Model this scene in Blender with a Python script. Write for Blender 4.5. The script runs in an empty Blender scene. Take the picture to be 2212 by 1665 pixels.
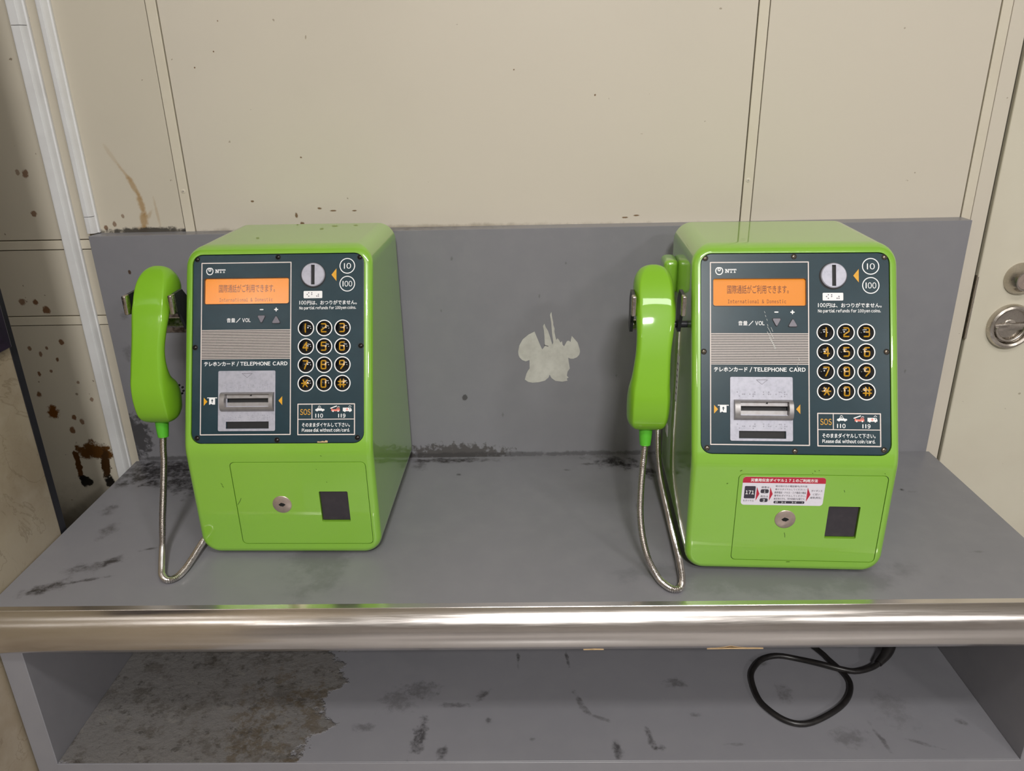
import bpy, bmesh, math, random
from mathutils import Vector, Matrix
random.seed(7)
C = bpy.context.scene.collection
SC = bpy.context.scene

# ------------------------------------------------------------------ camera
FPX = 1641.8
cam_d = bpy.data.cameras.new('camera'); cam = bpy.data.objects.new('camera', cam_d); C.objects.link(cam)
cam_d.sensor_width = 36.0; cam_d.lens = FPX / 2212 * 36.0; cam_d.clip_start = 0.02
def _ray(px, py): return Vector(((px - 1106) / FPX, (py - 832.5) / FPX, 1.0)).normalized()
_dn = _ray(1198, 4967); _fw = _ray(1130, 180); _rt = _dn.cross(_fw).normalized(); _up = -_dn
RW = Matrix((_rt, _fw, _up))                       # camera vector (right, down, forward) -> world
CAM = Vector((0, -1.1195, 0.57))
m = Matrix((RW @ Vector((1, 0, 0)), RW @ Vector((0, -1, 0)), RW @ Vector((0, 0, -1)))).transposed().to_4x4()
m.translation = CAM; cam.matrix_world = m
SC.camera = cam

# ------------------------------------------------------------------ world, lights, exposure
SC.view_settings.view_transform = 'Standard'; SC.view_settings.look = 'None'
SC.view_settings.exposure = 0.0; SC.view_settings.gamma = 1.0; SC.view_settings.use_curve_mapping = False
w = bpy.data.worlds.new('hall'); SC.world = w; w.use_nodes = True
w.node_tree.nodes['Background'].inputs[0].default_value = (0.95, 0.97, 1.0, 1); w.node_tree.nodes['Background'].inputs[1].default_value = 0.05
def area(name, loc, target, sx, sy, power, col=(1, .95, .88), shape='RECTANGLE'):
    d = bpy.data.lights.new(name, 'AREA'); d.shape = shape; d.size = sx; d.size_y = sy; d.energy = power; d.color = col
    o = bpy.data.objects.new(name, d); C.objects.link(o); o.location = loc
    o.rotation_euler = (Vector(target) - Vector(loc)).to_track_quat('-Z', 'Y').to_euler(); return o
area('ceiling_light_centre', (0.12, -2.70, 1.93), (0.12, -1.9, 0), 0.34, 0.22, 70, (1, .98, .955))
area('ceiling_light_right', (2.05, -3.30, 1.93), (1.6, -2.2, 0), 0.34, 0.22, 26, (1, .98, .955))
area('ceiling_light_left', (-1.60, -3.30, 1.93), (-1.2, -2.4, 0), 0.50, 0.30, 8, (1, .98, .955))
area('ceiling_light_near', (0.45, -1.55, 1.93), (0.45, -1.55, 0), 1.2, 0.20, 16, (1, .98, .955))

# ------------------------------------------------------------------ materials
def lin(r, g, b):
    f = lambda c: ((c / 255 + .055) / 1.055) ** 2.4 if c / 255 > .04045 else c / 255 / 12.92
    return (f(r), f(g), f(b), 1)
class Mat:
    def __init__(s, name, col, rough=.5, metal=0., spec=.5, coat=0., coat_rough=.03):
        s.m = bpy.data.materials.new(name); s.m.use_nodes = True; s.nt = s.m.node_tree; s.N = s.nt.nodes; s.L = s.nt.links
        s.b = s.N['Principled BSDF']; s.col = None
        s.b.inputs['Base Color'].default_value = col; s.base = col
        s.b.inputs['Roughness'].default_value = rough; s.b.inputs['Metallic'].default_value = metal
        s.b.inputs['Specular IOR Level'].default_value = spec
        s.b.inputs['Coat Weight'].default_value = coat; s.b.inputs['Coat Roughness'].default_value = coat_rough
        s.tc = None
    def n(s, t, **k):
        x = s.N.new(t)
        for a, v in k.items(): setattr(x, a, v)
        return x
    def coord(s):
        if not s.tc: s.tc = s.n('ShaderNodeTexCoord')
        return s.tc.outputs['Object']
    def noise(s, scale, detail=4, rough=.55, dist=0., vec=None):
        x = s.n('ShaderNodeTexNoise'); x.inputs['Scale'].default_value = scale; x.inputs['Detail'].default_value = detail
        x.inputs['Roughness'].default_value = rough; x.inputs['Distortion'].default_value = dist
        s.L.new(vec or s.coord(), x.inputs['Vector']); return x.outputs['Fac']
    def rng(s, src, a, b, c=0., d=1., smooth=True):
        x = s.n('ShaderNodeMapRange'); x.interpolation_type = 'SMOOTHSTEP' if smooth else 'LINEAR'
        for i, v in zip((1, 2, 3, 4), (a, b, c, d)): x.inputs[i].default_value = v
        s.L.new(src, x.inputs[0]); return x.outputs[0]
    def math(s, op, a, b):
        x = s.n('ShaderNodeMath', operation=op)
        for i, v in enumerate((a, b)):
            if isinstance(v, (int, float)): x.inputs[i].default_value = v
            else: s.L.new(v, x.inputs[i])
        return x.outputs[0]
    def mix(s, fac, col):
        x = s.n('ShaderNodeMix', data_type='RGBA')
        if s.col is None: x.inputs[6].default_value = s.base
        else: s.L.new(s.col, x.inputs[6])
        if isinstance(col, tuple): x.inputs[7].default_value = col
        else: s.L.new(col, x.inputs[7])
        if isinstance(fac, (int, float)): x.inputs[0].default_value = fac
        else: s.L.new(fac, x.inputs[0])
        s.col = x.outputs[2]; s.L.new(s.col, s.b.inputs['Base Color']); return s
    def mottle(s, scale, col, amt=.5, lo=.4, hi=.7, detail=5):
        return s.mix(s.math('MULTIPLY', s.rng(s.noise(scale, detail), lo, hi), amt), col)
    def blob_mask(s, loc, rad, rot=(0, 0, 0), ns=60., na=.9, soft=.35, thr=1.):
        mp = s.n('ShaderNodeMapping', vector_type='TEXTURE'); mp.inputs[1].default_value = loc
        mp.inputs[2].default_value = rot; mp.inputs[3].default_value = rad; s.L.new(s.coord(), mp.inputs[0])
        ln = s.n('ShaderNodeVectorMath', operation='LENGTH'); s.L.new(mp.outputs[0], ln.inputs[0])
        nz = s.math('MULTIPLY', s.math('SUBTRACT', s.noise(ns, 6, .65), .5), na * 2)
        return s.rng(s.math('ADD', ln.outputs[1], nz), thr, thr - soft, 0, 1)
    def blob(s, loc, rad, col, amt=1., grain=0., **k):
        f = s.math('MULTIPLY', s.blob_mask(loc, rad, **k), amt)
        if grain: f = s.math('MULTIPLY', f, s.rng(s.noise(grain, 5, .7), .36, .58, .45, 1.))
        return s.mix(f, col)
    def bump(s, scale, strength=.1, dist=.001, detail=4):
        x = s.n('ShaderNodeBump'); x.inputs['Strength'].default_value = strength; x.inputs['Distance'].default_value = dist
        s.L.new(s.noise(scale, detail), x.inputs['Height']); s.L.new(x.outputs[0], s.b.inputs['Normal']); return s
    def rough_var(s, scale, a, b):
        s.L.new(s.rng(s.noise(scale, 5), .3, .7, a, b), s.b.inputs['Roughness']); return s
    def emit(s, col, st):
        s.b.inputs['Emission Color'].default_value = col; s.b.inputs['Emission Strength'].default_value = st; return s

BR = lin(120, 78, 30); BRD = lin(62, 40, 18); BLK = lin(22, 20, 19)
M = {}
g = Mat('green_paint', (.235, .500, .040, 1), .30, spec=.5, coat=1., coat_rough=.02); M['green'] = g.m
g.b.inputs['Coat IOR'].default_value = 1.75; g.mottle(9, (.225, .48, .040, 1), .5)
g = Mat('green_handset_plastic', (.215, .475, .022, 1), .45, spec=.25, coat=.55, coat_rough=.05); g.mottle(14, (.205, .455, .022, 1), .5); M['handset'] = g.m
g = Mat('green_rubber', (.10, .48, .03, 1), .38); g.mottle(60, (.09, .42, .03, 1), .5); M['boot'] = g.m
g = Mat('slate_panel', lin(20, 50, 60), .30, spec=.4); g.mottle(40, lin(25, 56, 67), .6); g.bump(900, .05, .0003); M['panel'] = g.m
g = Mat('white_print', lin(246, 246, 246), .5); g.mottle(300, lin(236, 236, 236), .5); M['white'] = g.m
g = Mat('pale_line_print', lin(226, 214, 208), .5); g.mottle(300, lin(214, 204, 198), .5); M['line'] = g.m
g = Mat('amber_print', lin(226, 166, 26), .45); g.mottle(200, lin(214, 152, 20), .5); M['amber'] = g.m
g = Mat('amber_digit', lin(196, 146, 30), .3); g.mottle(300, lin(180, 130, 26), .5); M['digit'] = g.m
g = Mat('salmon_print', lin(238, 132, 116), .5); g.mottle(300, lin(226, 120, 106), .5); M['salmon'] = g.m
g = Mat('black_key', lin(16, 17, 20), .09, spec=.6); g.mottle(90, lin(20, 21, 25), .5); M['key'] = g.m
g = Mat('steel_plate', lin(178, 178, 190), .5, metal=.3); g.mottle(260, lin(160, 160, 172), .7).mottle(60, lin(188, 188, 198), .5); g.bump(1500, .05, .0002); M['plate'] = g.m
g = Mat('cast_metal', lin(164, 161, 162), .42, metal=.6); g.mottle(150, lin(150, 145, 142), .6); M['cast'] = g.m
g = Mat('bright_steel', lin(205, 200, 196), .16, metal=1.); g.rough_var(220, .10, .26); M['steel'] = g.m
g = Mat('hook_steel', lin(190, 180, 172), .28, metal=1.); g.rough_var(220, .2, .36); M['hooksteel'] = g.m
g = Mat('screw_unlit', lin(58, 54, 52), .25, metal=.9); g.mottle(400, lin(40, 38, 38), .5); M['screw'] = g.m  # left telephone's screws, their weaker lighting put into the colour
g = Mat('screw_lit', lin(150, 138, 124), .25, metal=.95); g.mottle(400, lin(90, 80, 72), .7); M['screwlit'] = g.m  # same screw metal, its brighter lighting put into the colour
g = Mat('dark_void', lin(16, 16, 18), .6); g.mottle(200, lin(24, 24, 26), .5); M['void'] = g.m
g = Mat('return_flap_plastic', lin(52, 48, 54), .32); g.mottle(120, lin(62, 58, 62), .6); g.bump(900, .08, .0003); M['flap'] = g.m
g = Mat('lock_face', lin(198, 180, 170), .34, metal=.7); g.mottle(200, lin(180, 164, 156), .6); M['lock'] = g.m
g = Mat('volume_button', lin(122, 118, 128), .42); g.mottle(200, lin(112, 108, 118), .5); M['volume'] = g.m
g = Mat('lcd_backlight', lin(120, 62, 10), .5); g.mottle(30, lin(126, 66, 12), .5); g.emit(lin(255, 154, 16), .74); M['lcd'] = g.m
g = Mat('lcd_ink', lin(96, 44, 8), .5); g.mottle(200, lin(88, 40, 8), .5); g.emit(lin(190, 78, 8), .16); M['lcdink'] = g.m
g = Mat('lcd_bezel', lin(60, 28, 10), .35); g.mottle(100, lin(48, 22, 8), .5); M['bezel'] = g.m
g = Mat('sticker_white', lin(228, 224, 234), .4); g.mottle(200, lin(220, 216, 226), .5); M['stwhite'] = g.m
g = Mat('sticker_red', lin(188, 44, 66), .4); g.mottle(200, lin(178, 40, 60), .5); M['stred'] = g.m
g = Mat('sticker_ink', lin(58, 54, 66), .5); g.mottle(300, lin(66, 62, 74), .5); M['stink'] = g.m
g = Mat('black_rubber_cable', lin(28, 26, 26), .36); g.mottle(70, lin(44, 41, 40), .6); M['cable'] = g.m
g = Mat('scratch', lin(206, 208, 204), .6); g.mottle(300, lin(180, 184, 184), .5); M['scratch'] = g.m
g = Mat('worn_bracket', lin(112, 100, 92), .5, metal=.3); g.mottle(90, lin(52, 40, 30), .9, .45, .6); M['rusty'] = g.m
g = Mat('scuff', lin(70, 104, 28), .6); g.mottle(200, lin(48, 66, 22), .6); M['scuff'] = g.m
g = Mat('grille_dark', lin(40, 42, 44), .4, spec=.4); g.mottle(100, lin(46, 48, 50), .5); M['grille'] = g.m
# clear pane over the display: real glass-like gloss that lets the backlight through
g = Mat('clear_pane', (1, 1, 1, 1), .04); nt = g.nt
tr = g.n('ShaderNodeBsdfTransparent'); gl = g.n('ShaderNodeBsdfGlossy'); gl.inputs['Roughness'].default_value = .05
fr = g.n('ShaderNodeFresnel'); fr.inputs[0].default_value = 1.45; mx = g.n('ShaderNodeMixShader')
nt.links.new(fr.outputs[0], mx.inputs[0]); nt.links.new(tr.outputs[0], mx.inputs[1]); nt.links.new(gl.outputs[0], mx.inputs[2])
nt.links.new(mx.outputs[0], g.N['Material Output'].inputs[0]); M['pane'] = g.m

# setting
def wallmat(name, col):
    g = Mat(name, col, .42, spec=.4); g.mottle(3.0, tuple(c * .95 for c in col[:3]) + (1,), .6)
    return g
g = wallmat('cream_wall_panel', lin(208, 200, 185))
spk = g.rng(g.noise(95, 2, .4), .785, .80); g.mix(g.math('MULTIPLY', spk, .5), lin(112, 92, 62))
for (x, z, rx, rz) in [(-.406, .415, .003, .002), (-.3255, .4763, .002, .0015), (-.3427, .3933, .003, .005), (-.3068, .4028, .004, .002), (-.2863, .399, .007, .0015), (-.2551, .3985, .005, .0015), (-.3353, .369 + .012, .004, .003), (.1491, .381, .006, .0015), (.1662, .3838, .006, .0015), (-.0126, .588, .0015, .0015), (.101, .5527, .0015, .0015), (-.418, .6584, .0015, .0015), (-.43, .62, .0015, .0015), (-.46, .60, .0015, .0015)]:
    g.blob((x, .028, z), (rx, .1, rz), lin(110, 80, 44), .9, ns=160, na=.7, soft=.5)
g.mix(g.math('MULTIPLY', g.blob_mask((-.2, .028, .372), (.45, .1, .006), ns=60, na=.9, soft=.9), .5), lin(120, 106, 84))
g.bump(300, .03, .0004); M['wall'] = g.m
g = wallmat('cream_wall_panel_stained_shaded', lin(203, 195, 178))
spk = g.rng(g.noise(95, 2, .4), .755, .775); g.mix(g.math('MULTIPLY', spk, .65), lin(96, 74, 46))
R2 = math.radians
for (x, z, rx, rz, rot, amt) in [(-.602, .482, .004, .030, 28, .22), (-.590, .461, .0035, .022, 30, .45), (-.580, .440, .0055, .024, 22, .7),
        (-.5735, .415, .0065, .024, 8, .8), (-.574, .389, .008, .020, -4, .8), (-.577, .377, .012, .008, 0, .7), (-.564, .398, .004, .014, -35, .4), (-.552, .40, .003, .028, 3, .35)]:
    g.blob((x, .027, z), (rx, .1, rz), lin(158, 120, 58), amt * .85, rot=(0, R2(-rot), 0), ns=90, na=.7, soft=.7)
for (x, z, r, a) in [(-.737, .461, .006, .8), (-.748, .463, .004, .6), (-.739, .403, .005, .8), (-.792, .267, .006, .8), (-.771, .266, .005, .9), (-.757, .253, .007, .9), (-.767, .234, .004, .9),
        (-.746, .200, .005, .9), (-.805, .110, .005, .9), (-.796, .146, .004, .9), (-.760, .170, .0035, .9), (-.785, .180, .004, .8), (-.775, .150, .003, .8), (-.80, .19, .004, .8), (-.772, .19, .003, .8),
        (-.789, .078, .012, 1.), (-.765, .045, .006, .9), (-.757, .068, .005, .9), (-.745, .060, .005, .8), (-.72, .10, .004, .7), (-.735, .13, .003, .7), (-.62, .385, .004, .7), (-.634, .380, .004, .8), (-.605, .397, .003, .6)]:
    g.blob((x, .027, z), (r, .1, r * 1.2), lin(104, 62, 22), a, ns=140, na=.8, soft=.4)
g.blob((-.737, .027, .008), (.036, .1, .020), lin(88, 56, 22), 1., ns=48, na=1.5, soft=.35)
g.blob((-.770, .027, -.020), (.006, .1, .034), lin(80, 50, 20), 1., ns=90, na=.9, soft=.3)
g.blob((-.722, .027, -.020), (.009, .1, .036), BRD, 1., rot=(0, R2(8), 0), ns=90, na=.9, soft=.3)
g.blob((-.764, .027, -.052), (.014, .1, .012), BLK, 1., ns=90, na=.9, soft=.3)
g.blob((-.722, .027, -.055), (.010, .1, .016), BLK, 1., ns=90, na=.9, soft=.3)
g.blob((-.575, .027, .374), (.085, .1, .007), lin(66, 62, 56), .95, ns=70, na=1.1, soft=.5)
g.blob((-.50, .027, .374), (.03, .1, .006), lin(60, 57, 54), .95, ns=70, na=1.0, soft=.5)
g.mix(g.math('MULTIPLY', g.blob_mask((-.74, .027, -.20), (.4, .1, .17), ns=12, na=.5, soft=.8), .75), lin(74, 66, 54))  # dirt film, with the shade low on the wall painted into it
g.bump(300, .03, .0004); M['wallstain_shade'] = g.m
g = wallmat('cream_batten', lin(213, 205, 187)); g.mottle(25, lin(204, 194, 174), .3); M['batten'] = g.m
g = Mat('joint_shadow_backing', lin(70, 66, 52), .7); g.mottle(50, lin(60, 56, 44), .5); M['joint'] = g.m
g = Mat('pale_duct_plastic', lin(226, 226, 226), .4); g.mottle(18, lin(214, 213, 212), .6)
g.blob((-.700, .02, .205), (.012, .2, .03), lin(120, 96, 66), .7, ns=90, na=1.2); g.blob((-.69, .02, .045), (.012, .2, .012), lin(128, 78, 34), .9, ns=90, na=.9)
g.blob((-.69, .02, .0), (.03, .2, .03), lin(84, 74, 62), .6, ns=60, na=.9); M['duct'] = g.m
g = Mat('cream_door_paint', lin(212, 206, 188), .4, spec=.4); g.mottle(5, lin(204, 196, 178), .6)
spk = g.rng(g.noise(70, 2, .4), .75, .78); g.mix(g.math('MULTIPLY', spk, .5), lin(130, 116, 90)); M['door'] = g.m
g = Mat('satin_nickel', lin(194, 187, 178), .26, metal=1.); g.rough_var(90, .2, .34); M['nickel'] = g.m
# marble
g = Mat('cream_marble', lin(188, 174, 150), .22, spec=.5); g.mottle(7, lin(168, 152, 128), .8).mottle(22, lin(196, 184, 164), .5)
v = g.math('ABSOLUTE', g.math('SUBTRACT', g.noise(6.5, 7, .6, 1.1), .5), 0.); g.mix(g.math('MULTIPLY', g.rng(v, .010, .0), .35), lin(116, 102, 76))
v = g.math('ABSOLUTE', g.math('SUBTRACT', g.noise(15, 6, .6, .8), .5), 0.); g.mix(g.math('MULTIPLY', g.rng(v, .008, .0), .15), lin(130, 114, 88)); M['marble'] = g.m
g = Mat('dark_steel_edge', lin(46, 46, 52), .45, metal=.2); g.mottle(30, lin(38, 38, 44), .5); M['darkedge'] = g.m
g = Mat('dark_sign_face', lin(40, 36, 48), .2); g.mottle(15, lin(52, 40, 58), .6); M['sign'] = g.m
# grey laminate, three surfaces with their own dirt and darker tones
LAM = lin(133, 132, 137)
def lam(name):
    g = Mat(name, LAM, .36, spec=.45); g.mottle(2.2, lin(125, 125, 130), .7).mottle(30, lin(139, 138, 142), .35); return g
g = lam('grey_laminate_board')
g.blob((-.637, 0, .045), (.022, .1, .045), lin(38, 36, 36), .75, ns=120, na=1.2, soft=.5)
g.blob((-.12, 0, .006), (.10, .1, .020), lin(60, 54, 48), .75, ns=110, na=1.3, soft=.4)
g.blob((-.28, 0, .004), (.9, .1, .006), lin(56, 54, 54), .6, ns=60, na=.9, soft=.6)  # darker line along the foot of the board
g.blob((-.100, 0, .106), (.005, .1, .006), lin(60, 58, 58), .8, ns=120, na=.6); g.blob((-.597, 0, .318), (.0025, .1, .004), lin(70, 48, 30), .9, ns=100, na=.5)
g.blob((-.625, 0, .19), (.012, .1, .018), lin(84, 82, 82), .45, ns=120, na=1.4, soft=.9, grain=200); g.blob((-.62, 0, .25), (.008, .1, .008), lin(84, 82, 82), .4, ns=120, na=1.4, soft=.9)
for (x, z) in [(.06, .32), (-.11, .33), (.02, .27), (-.04, .075), (.14, .14), (-.13, .25), (.59, .14)]: g.blob((x, 0, z), (.002, .1, .004), lin(90, 88, 89), .5, ns=160, na=1.2, soft=.8)
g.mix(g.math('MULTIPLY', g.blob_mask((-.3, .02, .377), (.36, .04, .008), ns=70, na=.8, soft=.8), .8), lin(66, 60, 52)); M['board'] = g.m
g = lam('grey_laminate_counter')
for (x, y, rx, ry, rot, a, c) in [(-.590, -.028, .095, .034, 4, 1., 30), (-.600, -.05, .06, .03, 20, .9, 36), (-.545, -.072, .070, .036, -15, 1., 36), (-.50, -.04, .05, .03, 0, .8, 42), (-.632, -.080, .020, .012, 0, .8, 48), (-.62, -.155, .014, .018, 0, .55, 62),
        (-.50, -.10, .03, .03, 0, .5, 56), (-.601, -.343, .032, .012, 25, .75, 52), (-.572, -.300, .032, .012, 20, .6, 56), (-.565, -.330, .030, .004, 18, .8, 58), (-.545, -.285, .014, .012, 0, .7, 52), (-.59, -.215, .012, .020, 0, .5, 66), (-.51, -.26, .014, .004, 20, .7, 58),
        (-.13, -.012, .085, .010, 0, .75, 50), (-.175, -.030, .012, .025, 0, .5, 58), (.145, -.026, .050, .022, -14, 1., 26), (.185, -.06, .016, .02, 0, .8, 40), (.158, -.16, .006, .020, -20, .8, 46), (.10, -.03, .02, .005, 0, .6, 50), (.06, -.05, .006, .004, 0, .7, 52),
        (.551, -.124, .006, .005, 0, 1., 22), (.56, -.13, .012, .004, 0, .3, 70), (.575, -.285, .010, .003, 0, .4, 74), (-.11, -.06, .004, .004, 0, .7, 52)]:
    g.blob((x, y, 0), (rx * 1.15, ry * 1.15, .1), lin(c + 3, c, c), min(1, a * 1.3), rot=(0, 0, R2(rot)), ns=55, na=1.4, soft=.9, grain=130)
g.blob((-.27, -.20, 0), (.06, .19, .1), lin(98, 98, 100), .5, ns=30, na=.9, soft=.6); g.blob((.30, -.33, 0), (.20, .05, .1), lin(100, 100, 102), .5, ns=30, na=.9, soft=.6)  # two broad, soft, slightly darker patches
M['counter'] = g.m
g = lam('grey_laminate_shelf')
pm = g.blob_mask((-.475, -.270, -.244), (.205, .170, .2), ns=16, na=.55, soft=.06)
g.mix(g.math('MULTIPLY', pm, .80), lin(108, 104, 99)); d = g.math('MULTIPLY', pm, g.rng(g.noise(26, 9, .75), .50, .60)); g.mix(g.math('MULTIPLY', d, .60), lin(80, 74, 67))
d = g.math('MULTIPLY', pm, g.rng(g.noise(60, 8, .75), .54, .64)); g.mix(g.math('MULTIPLY', d, .6), lin(50, 45, 38))
d = g.math('MULTIPLY', pm, g.rng(g.noise(34, 7, .75, .6), .56, .66)); g.mix(g.math('MULTIPLY', d, .7), lin(126, 122, 116))
d = g.math('MULTIPLY', g.math('MULTIPLY', pm, g.blob_mask((-.35, -.31, -.244), (.11, .13, .2), ns=20, na=.9, soft=.5)), g.rng(g.noise(48, 7, .75), .48, .58)); g.mix(g.math('MULTIPLY', d, .6), lin(84, 70, 48))
for (x, y, rx, ry, rot, a, c) in [(-.152, -.345, .012, .040, -8, .95, 24), (-.118, -.372, .010, .014, 0, .9, 28), (.111, -.368, .009, .018, 0, .95, 24), (.158, -.352, .006, .022, 12, .85, 36), (.168, -.366, .008, .006, 0, .9, 26),
        (.070, -.290, .006, .030, 22, .8, 48), (.095, -.315, .02, .004, -20, .6, 56), (-.07, -.27, .008, .018, -35, .85, 38), (-.06, -.318, .006, .008, 0, .8, 40), (-.16, -.26, .03, .02, 0, .6, 46), (-.19, -.28, .03, .03, 0, .5, 50), (-.11, -.29, .03, .006, 0, .7, 44), (-.23, -.33, .02, .01, 0, .6, 46),
        (-.02, -.20, .003, .02, 0, .9, 34), (.055, -.20, .003, .022, 5, .9, 34), (.21, -.25, .02, .012, 0, .7, 50), (.225, -.31, .01, .005, 0, .6, 54), (.36, -.27, .012, .022, 0, .6, 58), (.46, -.35, .004, .03, 10, .7, 52), (.42, -.35, .03, .02, 0, .5, 58), (.34, -.21, .02, .015, 0, .6, 54),
        (.51, -.36, .03, .004, -20, .6, 54), (.58, -.325, .012, .006, -30, .8, 62), (.50, -.30, .03, .04, 0, .35, 66), (.27, -.36, .02, .003, 0, .5, 60), (.0, -.35, .006, .004, 0, .8, 44)]:
    g.blob((x, y, -.244), (rx, ry, .1), lin(c + 12, c + 9, c + 8), a * .8, rot=(0, 0, R2(rot)), ns=70, na=1.4, soft=.8, grain=150)
bp = g.n('ShaderNodeBump'); bp.inputs['Strength'].default_value = .8; bp.inputs['Distance'].default_value = .004
g.L.new(g.math('MULTIPLY', pm, g.noise(70, 8, .7)), bp.inputs['Height']); g.L.new(bp.outputs[0], g.b.inputs['Normal'])
rr = g.math('ADD', g.math('MULTIPLY', pm, .5), .38); g.L.new(rr, g.b.inputs['Roughness']); M['shelf'] = g.m
g = lam('grey_laminate_side'); M['lam'] = g.m
g = Mat('brushed_stainless_nosing', lin(226, 220, 216), .2, metal=1.)
mp = g.n('ShaderNodeMapping'); mp.inputs[3].default_value = (6, 220, 220); g.L.new(g.coord(), mp.inputs[0])
g.L.new(g.rng(g.noise(4, 6, .6, 0, mp.outputs[0]), .3, .7, .17, .24), g.b.inputs['Roughness']); g.mottle(14, lin(216, 210, 205), .5); M['nosing'] = g.m
g = Mat('torn_paper', lin(200, 198, 190), .75); g.mottle(90, lin(186, 184, 176), .7).mottle(25, lin(176, 172, 166), .5); M['paper'] = g.m
g = Mat('peeled_glue', lin(206, 176, 132), .7); g.mottle(120, lin(186, 156, 112), .6); M['peel'] = g.m
g = Mat('hall_floor_tile', lin(176, 173, 172), .3); g.mottle(1.1, lin(120, 117, 116), .8, .42, .6); M['floor'] = g.m
g = Mat('hall_ceiling_paint', lin(225, 222, 215), .7); g.mottle(3, lin(215, 212, 205), .5); M['ceiling'] = g.m
g = Mat('hall_wall_paint', lin(228, 224, 222), .5); g.mottle(2, lin(214, 208, 206), .6); M['hall'] = g.m

# ------------------------------------------------------------------ geometry helpers
def finish(me, smooth_angle):
    if smooth_angle is None: return
    for p in me.polygons: p.use_smooth = True
    me.set_sharp_from_angle(angle=math.radians(smooth_angle))
WN = {'body', 'cash_door', 'control_panel', 'card_plate', 'coin_slot', 'coin_return_flap', 'hook', 'hook_prong', 'cord_entry_cover', 'volume_button', 'card_slot_housing', 'display_surround'}
def link(name, me, mat, parent=None, mtx=None, smooth=None):
    if mat is not None: me.materials.clear(); me.materials.append(M[mat])
    finish(me, smooth); me.name = name
    o = bpy.data.objects.new(name, me); C.objects.link(o)
    if parent: o.parent = parent
    if mtx is not None: o.matrix_basis = mtx
    if smooth is not None and name in WN: md = o.modifiers.new('weighted', 'WEIGHTED_NORMAL'); md.keep_sharp = True; md.weight = 100
    return o
def bm_mesh(bm):
    me = bpy.data.meshes.new('m'); bmesh.ops.recalc_face_normals(bm, faces=bm.faces); bm.to_mesh(me); bm.free(); return me
def raw(verts, faces):
    me = bpy.data.meshes.new('m'); me.from_pydata(verts, [], faces); me.update(); return me
def box_bm(x0, x1, y0, y1, z0, z1, bev=0., seg=2, bm=None):
    own = bm is None
    if own: bm = bmesh.new()
    vs = [bm.verts.new((x, y, z)) for x in (x0, x1) for y in (y0, y1) for z in (z0, z1)]
    for f in ((0, 1, 3, 2), (4, 6, 7, 5), (0, 4, 5, 1), (2, 3, 7, 6), (0, 2, 6, 4), (1, 5, 7, 3)): bm.faces.new([vs[i] for i in f])
    if bev and own:
        bmesh.ops.recalc_face_normals(bm, faces=bm.faces)
        bmesh.ops.bevel(bm, geom=bm.edges[:], offset=bev, segments=seg, profile=.5, affect='EDGES')
    return bm
def box(x0, x1, y0, y1, z0, z1, bev=0., seg=2): return bm_mesh(box_bm(x0, x1, y0, y1, z0, z1, bev, seg))
def prism(poly, n0, n1, bev=0., seg=2):
    """polygon in (u, v) extruded along n from n0 to n1; the n1 rim may be bevelled"""
    bm = bmesh.new(); a = [bm.verts.new((u, v, n0)) for u, v in poly]; b = [bm.verts.new((u, v, n1)) for u, v in poly]
    k = len(poly); bm.faces.new(a[::-1]); top = bm.faces.new(b)
    for i in range(k): bm.faces.new((a[i], a[(i + 1) % k], b[(i + 1) % k], b[i]))
    bmesh.ops.recalc_face_normals(bm, faces=bm.faces)
    if bev: bmesh.ops.bevel(bm, geom=[e for e in top.edges], offset=bev, segments=seg, profile=.5, affect='EDGES')
    return bm_mesh(bm)
def rrect(u0, u1, v0, v1, r, k=6):
    out = []
    for cx, cy, a0 in ((u1 - r, v1 - r, 0), (u0 + r, v1 - r, 90), (u0 + r, v0 + r, 180), (u1 - r, v0 + r, 270)):
        for i in range(k + 1):
            a = math.radians(a0 + 90 * i / k); out.append((cx + r * math.cos(a), cy + r * math.sin(a)))
    return out
def circ(u, v, r, k=32): return [(u + r * math.cos(2 * math.pi * i / k), v + r * math.sin(2 * math.pi * i / k)) for i in range(k)]
def lathe(prof, k=32, cap=True):
    """prof: list of (radius, height) revolved about local z"""
    bm = bmesh.new(); rings = []
    for r, h in prof:
        rings.append([bm.verts.new((0, 0, h))] if r < 1e-7 else [bm.verts.new((r * math.cos(2 * math.pi * i / k), r * math.sin(2 * math.pi * i / k), h)) for i in range(k)])
    for A, B in zip(rings, rings[1:]):
        for i in range(k):
            j = (i + 1) % k
            if len(A) == 1 and len(B) == 1: continue
            if len(A) == 1: bm.faces.new((A[0], B[i], B[j]))
            elif len(B) == 1: bm.faces.new((A[i], A[j], B[0]))
            else: bm.faces.new((A[i], A[j], B[j], B[i]))
    if cap:
        for Rg in (rings[0], rings[-1]):
            if len(Rg) > 1: bm.faces.new(Rg)
    return bm_mesh(bm)
def catmull(pts, step):
    P = [Vector(p) for p in pts]; P = [2 * P[0] - P[1]] + P + [2 * P[-1] - P[-2]]; out = []
    for i in range(1, len(P) - 2):
        p0, p1, p2, p3 = P[i - 1:i + 3]; n = max(2, int((p2 - p1).length / step))
        for k in range(n):
            t = k / n; out.append(.5 * ((2 * p1) + (p2 - p0) * t + (2 * p0 - 5 * p1 + 4 * p2 - p3) * t * t + (3 * p1 - p0 - 3 * p2 + p3) * t ** 3))
    out.append(P[-2]); return out
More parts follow.
